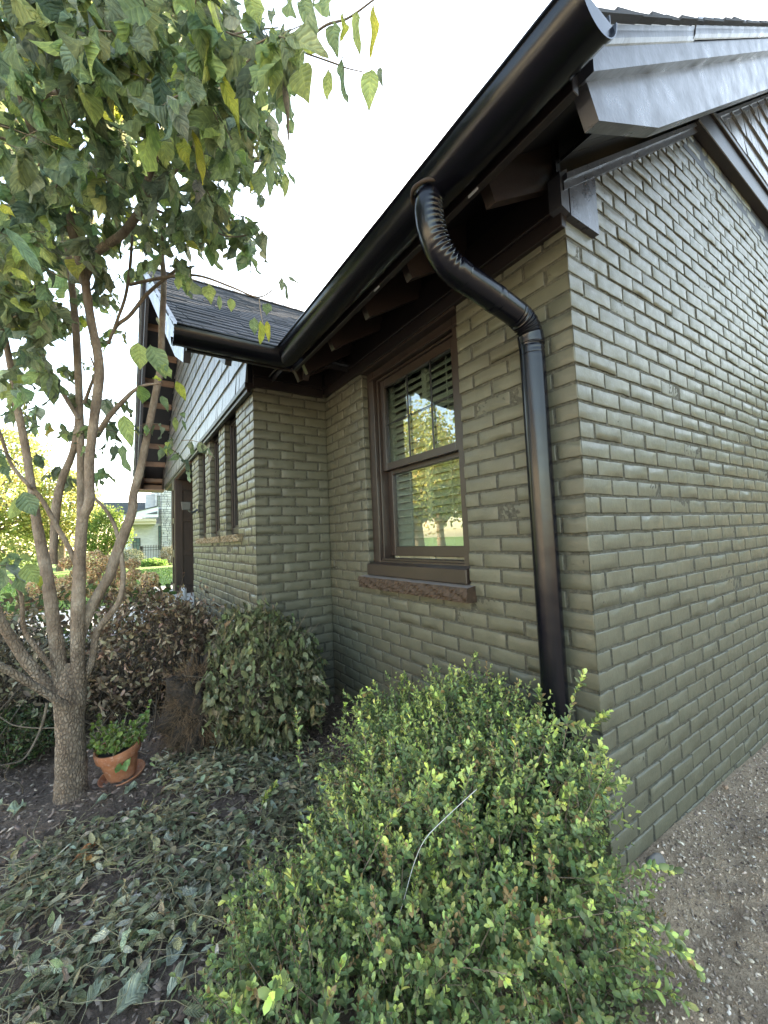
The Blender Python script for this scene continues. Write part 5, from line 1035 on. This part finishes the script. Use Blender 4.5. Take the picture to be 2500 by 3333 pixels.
# iron fence with gate post
FY=36.0; fe=empty('iron_fence',tuple(an(600,1260,FY)),'black iron picket fence in front of the pale neighbouring house','fence')
b=MB(); a=an(500,1020,FY);c=an(800,1262,FY); zt=a[2];zb=c[2]
for zz in (zt-.05,zt-.25,zb+.12): b.box((a[0],FY-.02,zz-.02),(c[0],FY+.02,zz+.02))
b.build('rail',M['iron'],fe); b=MB(); nP=14
for k in range(nP): x_=a[0]+(c[0]-a[0])*k/(nP-1); b.box((x_-.018,FY-.018,zb-.15),(x_+.018,FY+.018,zt+.06)); b.add([(x_-.03,FY,zt+.06),(x_+.03,FY,zt+.06),(x_,FY,zt+.16),(x_,FY-.02,zt+.08)],[(0,1,2),(0,3,1),(0,2,3),(1,3,2)])
tag(b.build('pickets',M['iron'],fe),kind='stuff')
a=an(463,1008,FY+.3);c=an(512,1262,FY+.3); b=MB(); b.box((a[0],FY+.2,c[2]-.1),(c[0],FY+.5,a[2]),.01); b.build('gate_post',M['iron'],fe)
def farbush(name,label,cat,c,r,n,cols,w,sz,seed,group=None,stem=True):
    o=empty(name,(c[0],c[1],gz(c[0],c[1])),label,cat,group); P,_,S=blob_points([(*c,*r)],n,.4,.14,seed); n=len(P); l=LF(simple=True)
    for _ in range(2): l.add(P+rng.normal(0,sz*.5,(n,3)),rdir(n),rdir(n),sz*rng.uniform(.6,1.3,n),sz*.7,pal(n,cols,w,.2),.2)
    l.build('foliage',M['far'],o); t=TB(); base=np.array([c[0],c[1],float(gz(c[0],c[1]))])
    for i in range(14): p=P[rng.integers(n)]; t.add([base,(base+p)/2,p],[.02,.014,.006],5)
    t.build('stems',M['deadtwig'],o); return o
h1=an(770,1040,30);h2=an(1060,1345,30); farbush('hedge','grey-green clipped hedge beside the brown porch post, across the lawn','hedge',((h1[0]+h2[0])/2,30.3,(h1[2]+h2[2])/2),(abs(h2[0]-h1[0])*.62,.6,abs(h1[2]-h2[2])*.56),2600,[(.13,.13,.09),(.18,.17,.13),(.09,.10,.06)],[3,2,2],.06,41)
h1=an(560,1285,29);farbush('hosta','low bright green leafy plant at the far edge of the lawn','plant',(h1[0]+.35,29,.1),(.75,.5,.24),700,[(.14,.26,.07),(.2,.33,.1)],[1,1],.14,42)
h1=an(340,1150,33);farbush('flower_bush','grey-green bush below the neighbour\'s window, left of the fence','shrub',(h1[0],33,.45),(.85,.6,.62),1500,[(.09,.12,.08),(.16,.17,.12)],[2,1],.07,43)
# background trees
def bgtree(x,y,h,r,cols,w,label,seed,n=5200,sz=.2,group='trees beyond the lawn',tr_h=.35):
    o=empty('broadleaf_tree',(x,y,float(gz(x,y))),label,'tree',group); g=np.random.default_rng(seed); E=[(x,y,h*.62,r*.75,r*.75,h*.36)]
    for k in range(9): a=g.random()*6.28; q=g.uniform(.35,.7)*r; E.append((x+q*math.cos(a),y+q*math.sin(a),h*g.uniform(.35,.85),r*g.uniform(.3,.5),r*g.uniform(.3,.5),h*g.uniform(.1,.18)))
    P,_,S=blob_points(E,n,.5,.16,seed); n=len(P); l=LF(simple=True)
    for _ in range(3): l.add(P+rng.normal(0,sz*.9,(n,3)),rdir(n),rdir(n),sz*rng.uniform(.5,1.2,n),sz*.65,pal(n,cols,w,.2),.2)
    l.build('crown',M['far'],o); t=TB(); b0=np.array([x,y,float(gz(x,y))-.1]); t.add([b0,b0+[.1,0,h*.3],b0+[0,.1,h*.6]],[r*.09,r*.07,r*.03],10,.1,smooth_n=4)
    for i in range(10): p=np.array(E[i%len(E)][:3]); t.add([b0+[0,0,h*.25],(b0+p)/2+[0,0,h*.12],p],[r*.04,r*.03,r*.01],6,smooth_n=3)
    t.build('trunk',M['bark'],o)
YG=[(.36,.38,.13),(.26,.31,.11),(.42,.40,.15),(.17,.23,.08)]; GG=[(.12,.2,.05),(.08,.14,.04),(.2,.27,.07)]
bgtree(-7.6,30,8.6,3.3,YG,[3,3,2,2],'tall yellow-green tree at the left edge beyond the lawn',51); bgtree(-4.3,32,6.4,2.4,YG,[4,3,2,1],'yellow-green tree between the tall left tree and the neighbouring house',52)
bgtree(-1.9,28.5,3.6,1.3,GG,[3,2,1],'short green tree in front of the neighbouring house, left of its window',53,3200,.14); bgtree(-12,34,9,3.5,YG,[2,3,2,3],'far yellow-green tree beyond the left edge of the photo',54)
bgtree(-10.5,14.5,7.5,3.2,YG,[3,2,3,1],'sunlit yellow-green street tree mirrored in the window',55,6500,.2,None); bgtree(-15,18,7,3.0,[(.35,.2,.06),(.3,.27,.06)],[1,1],'orange autumn tree mirrored in the window',56,4000,.22,None)
bgtree(9,17.5,9,3.6,GG,[2,2,1],'dark green tree behind the house shading the lawn',57,5000,.25,None); bgtree(11,25,10,4.2,GG,[2,2,1],'large green tree behind the house, farther than the one shading the lawn',58,5000,.28,None)

for k,(x,y,h) in enumerate([(12,-17,6.5),(17,-13,7)]):  # unseen trees added to block low sky glare on the gable wall
    bgtree(x,y,h,3.2,GG,[2,2,1],['green tree to the right of the house, beyond the gable wall','green tree past the far end of the gable wall'][k],60+k,3600,.26,None)

for k,(x,y,h) in enumerate([(14.5,2.5,10.5),(17.5,-4.5,6)]):  # trees out of view, added to shade sunlit ground that glares on the gable
    bgtree(x,y,h,4.0,GG,[2,2,1],['big green tree right behind the back of the house','green tree off the back corner of the house, past the gable wall'][k],70+k,5200,.28,None)

farbush('hedge','tall green hedge across the back yard, past the far end of the gable wall','hedge',(12.5,-3.6,1.25),(.9,5.6,1.5),5200,[(.07,.11,.04),(.11,.15,.06)],[1,1],.16,81)  # added blocker out of view, keeps bright horizon off the gable bricks

farbush('hedge','long pale green hedge at the far left edge beyond the lawn','hedge',(-16,46,1.4),(11,1.5,2.6),5200,[(.26,.31,.11),(.18,.24,.09)],[1,1],.3,83)

# across the street: pale driveway, added out of view, and the sunlit house that the window mirrors
b=MB(); b.box((-15.5,-30,-.1),(-8.2,5.4,.03),.01); tag(b.build('driveway',M['concrete']),kind='structure')  # unseen concrete sheet added to bounce sunlight onto the front walls
oh=empty('house',(-22,5,0),'pale sunlit house across the street, mirrored low in the window','house')
b=MB(); b.box((-30,-9,0),(-20,15,5.4)); b.build('wall',M['cream2'],oh)
b=MB(); b.prism([(-9.6,5.3),(15.6,5.3),(3,9.6)],lambda u,v,w:(w,u,v),-30.3,-19.5); b.build('roof',M['farroof'],oh)
for y in (-7,-3.2,.5,6.5,10.2,13):
    for z in (1.0,3.5):
        b=MB(); b.box((-20.02,y-.55,z),(-19.95,y+.55,z+1.3)); wv=b.build('window',M['farglass'],oh)
        b=MB(); b.box((-19.97,y-.62,z-.08),(-19.9,y+.62,z)); b.box((-19.97,y-.62,z+1.3),(-19.9,y+.62,z+1.38)); b.box((-19.94,y-.02,z),(-19.91,y+.02,z+1.3)); b.build('frame',M['whitetrim'],wv)
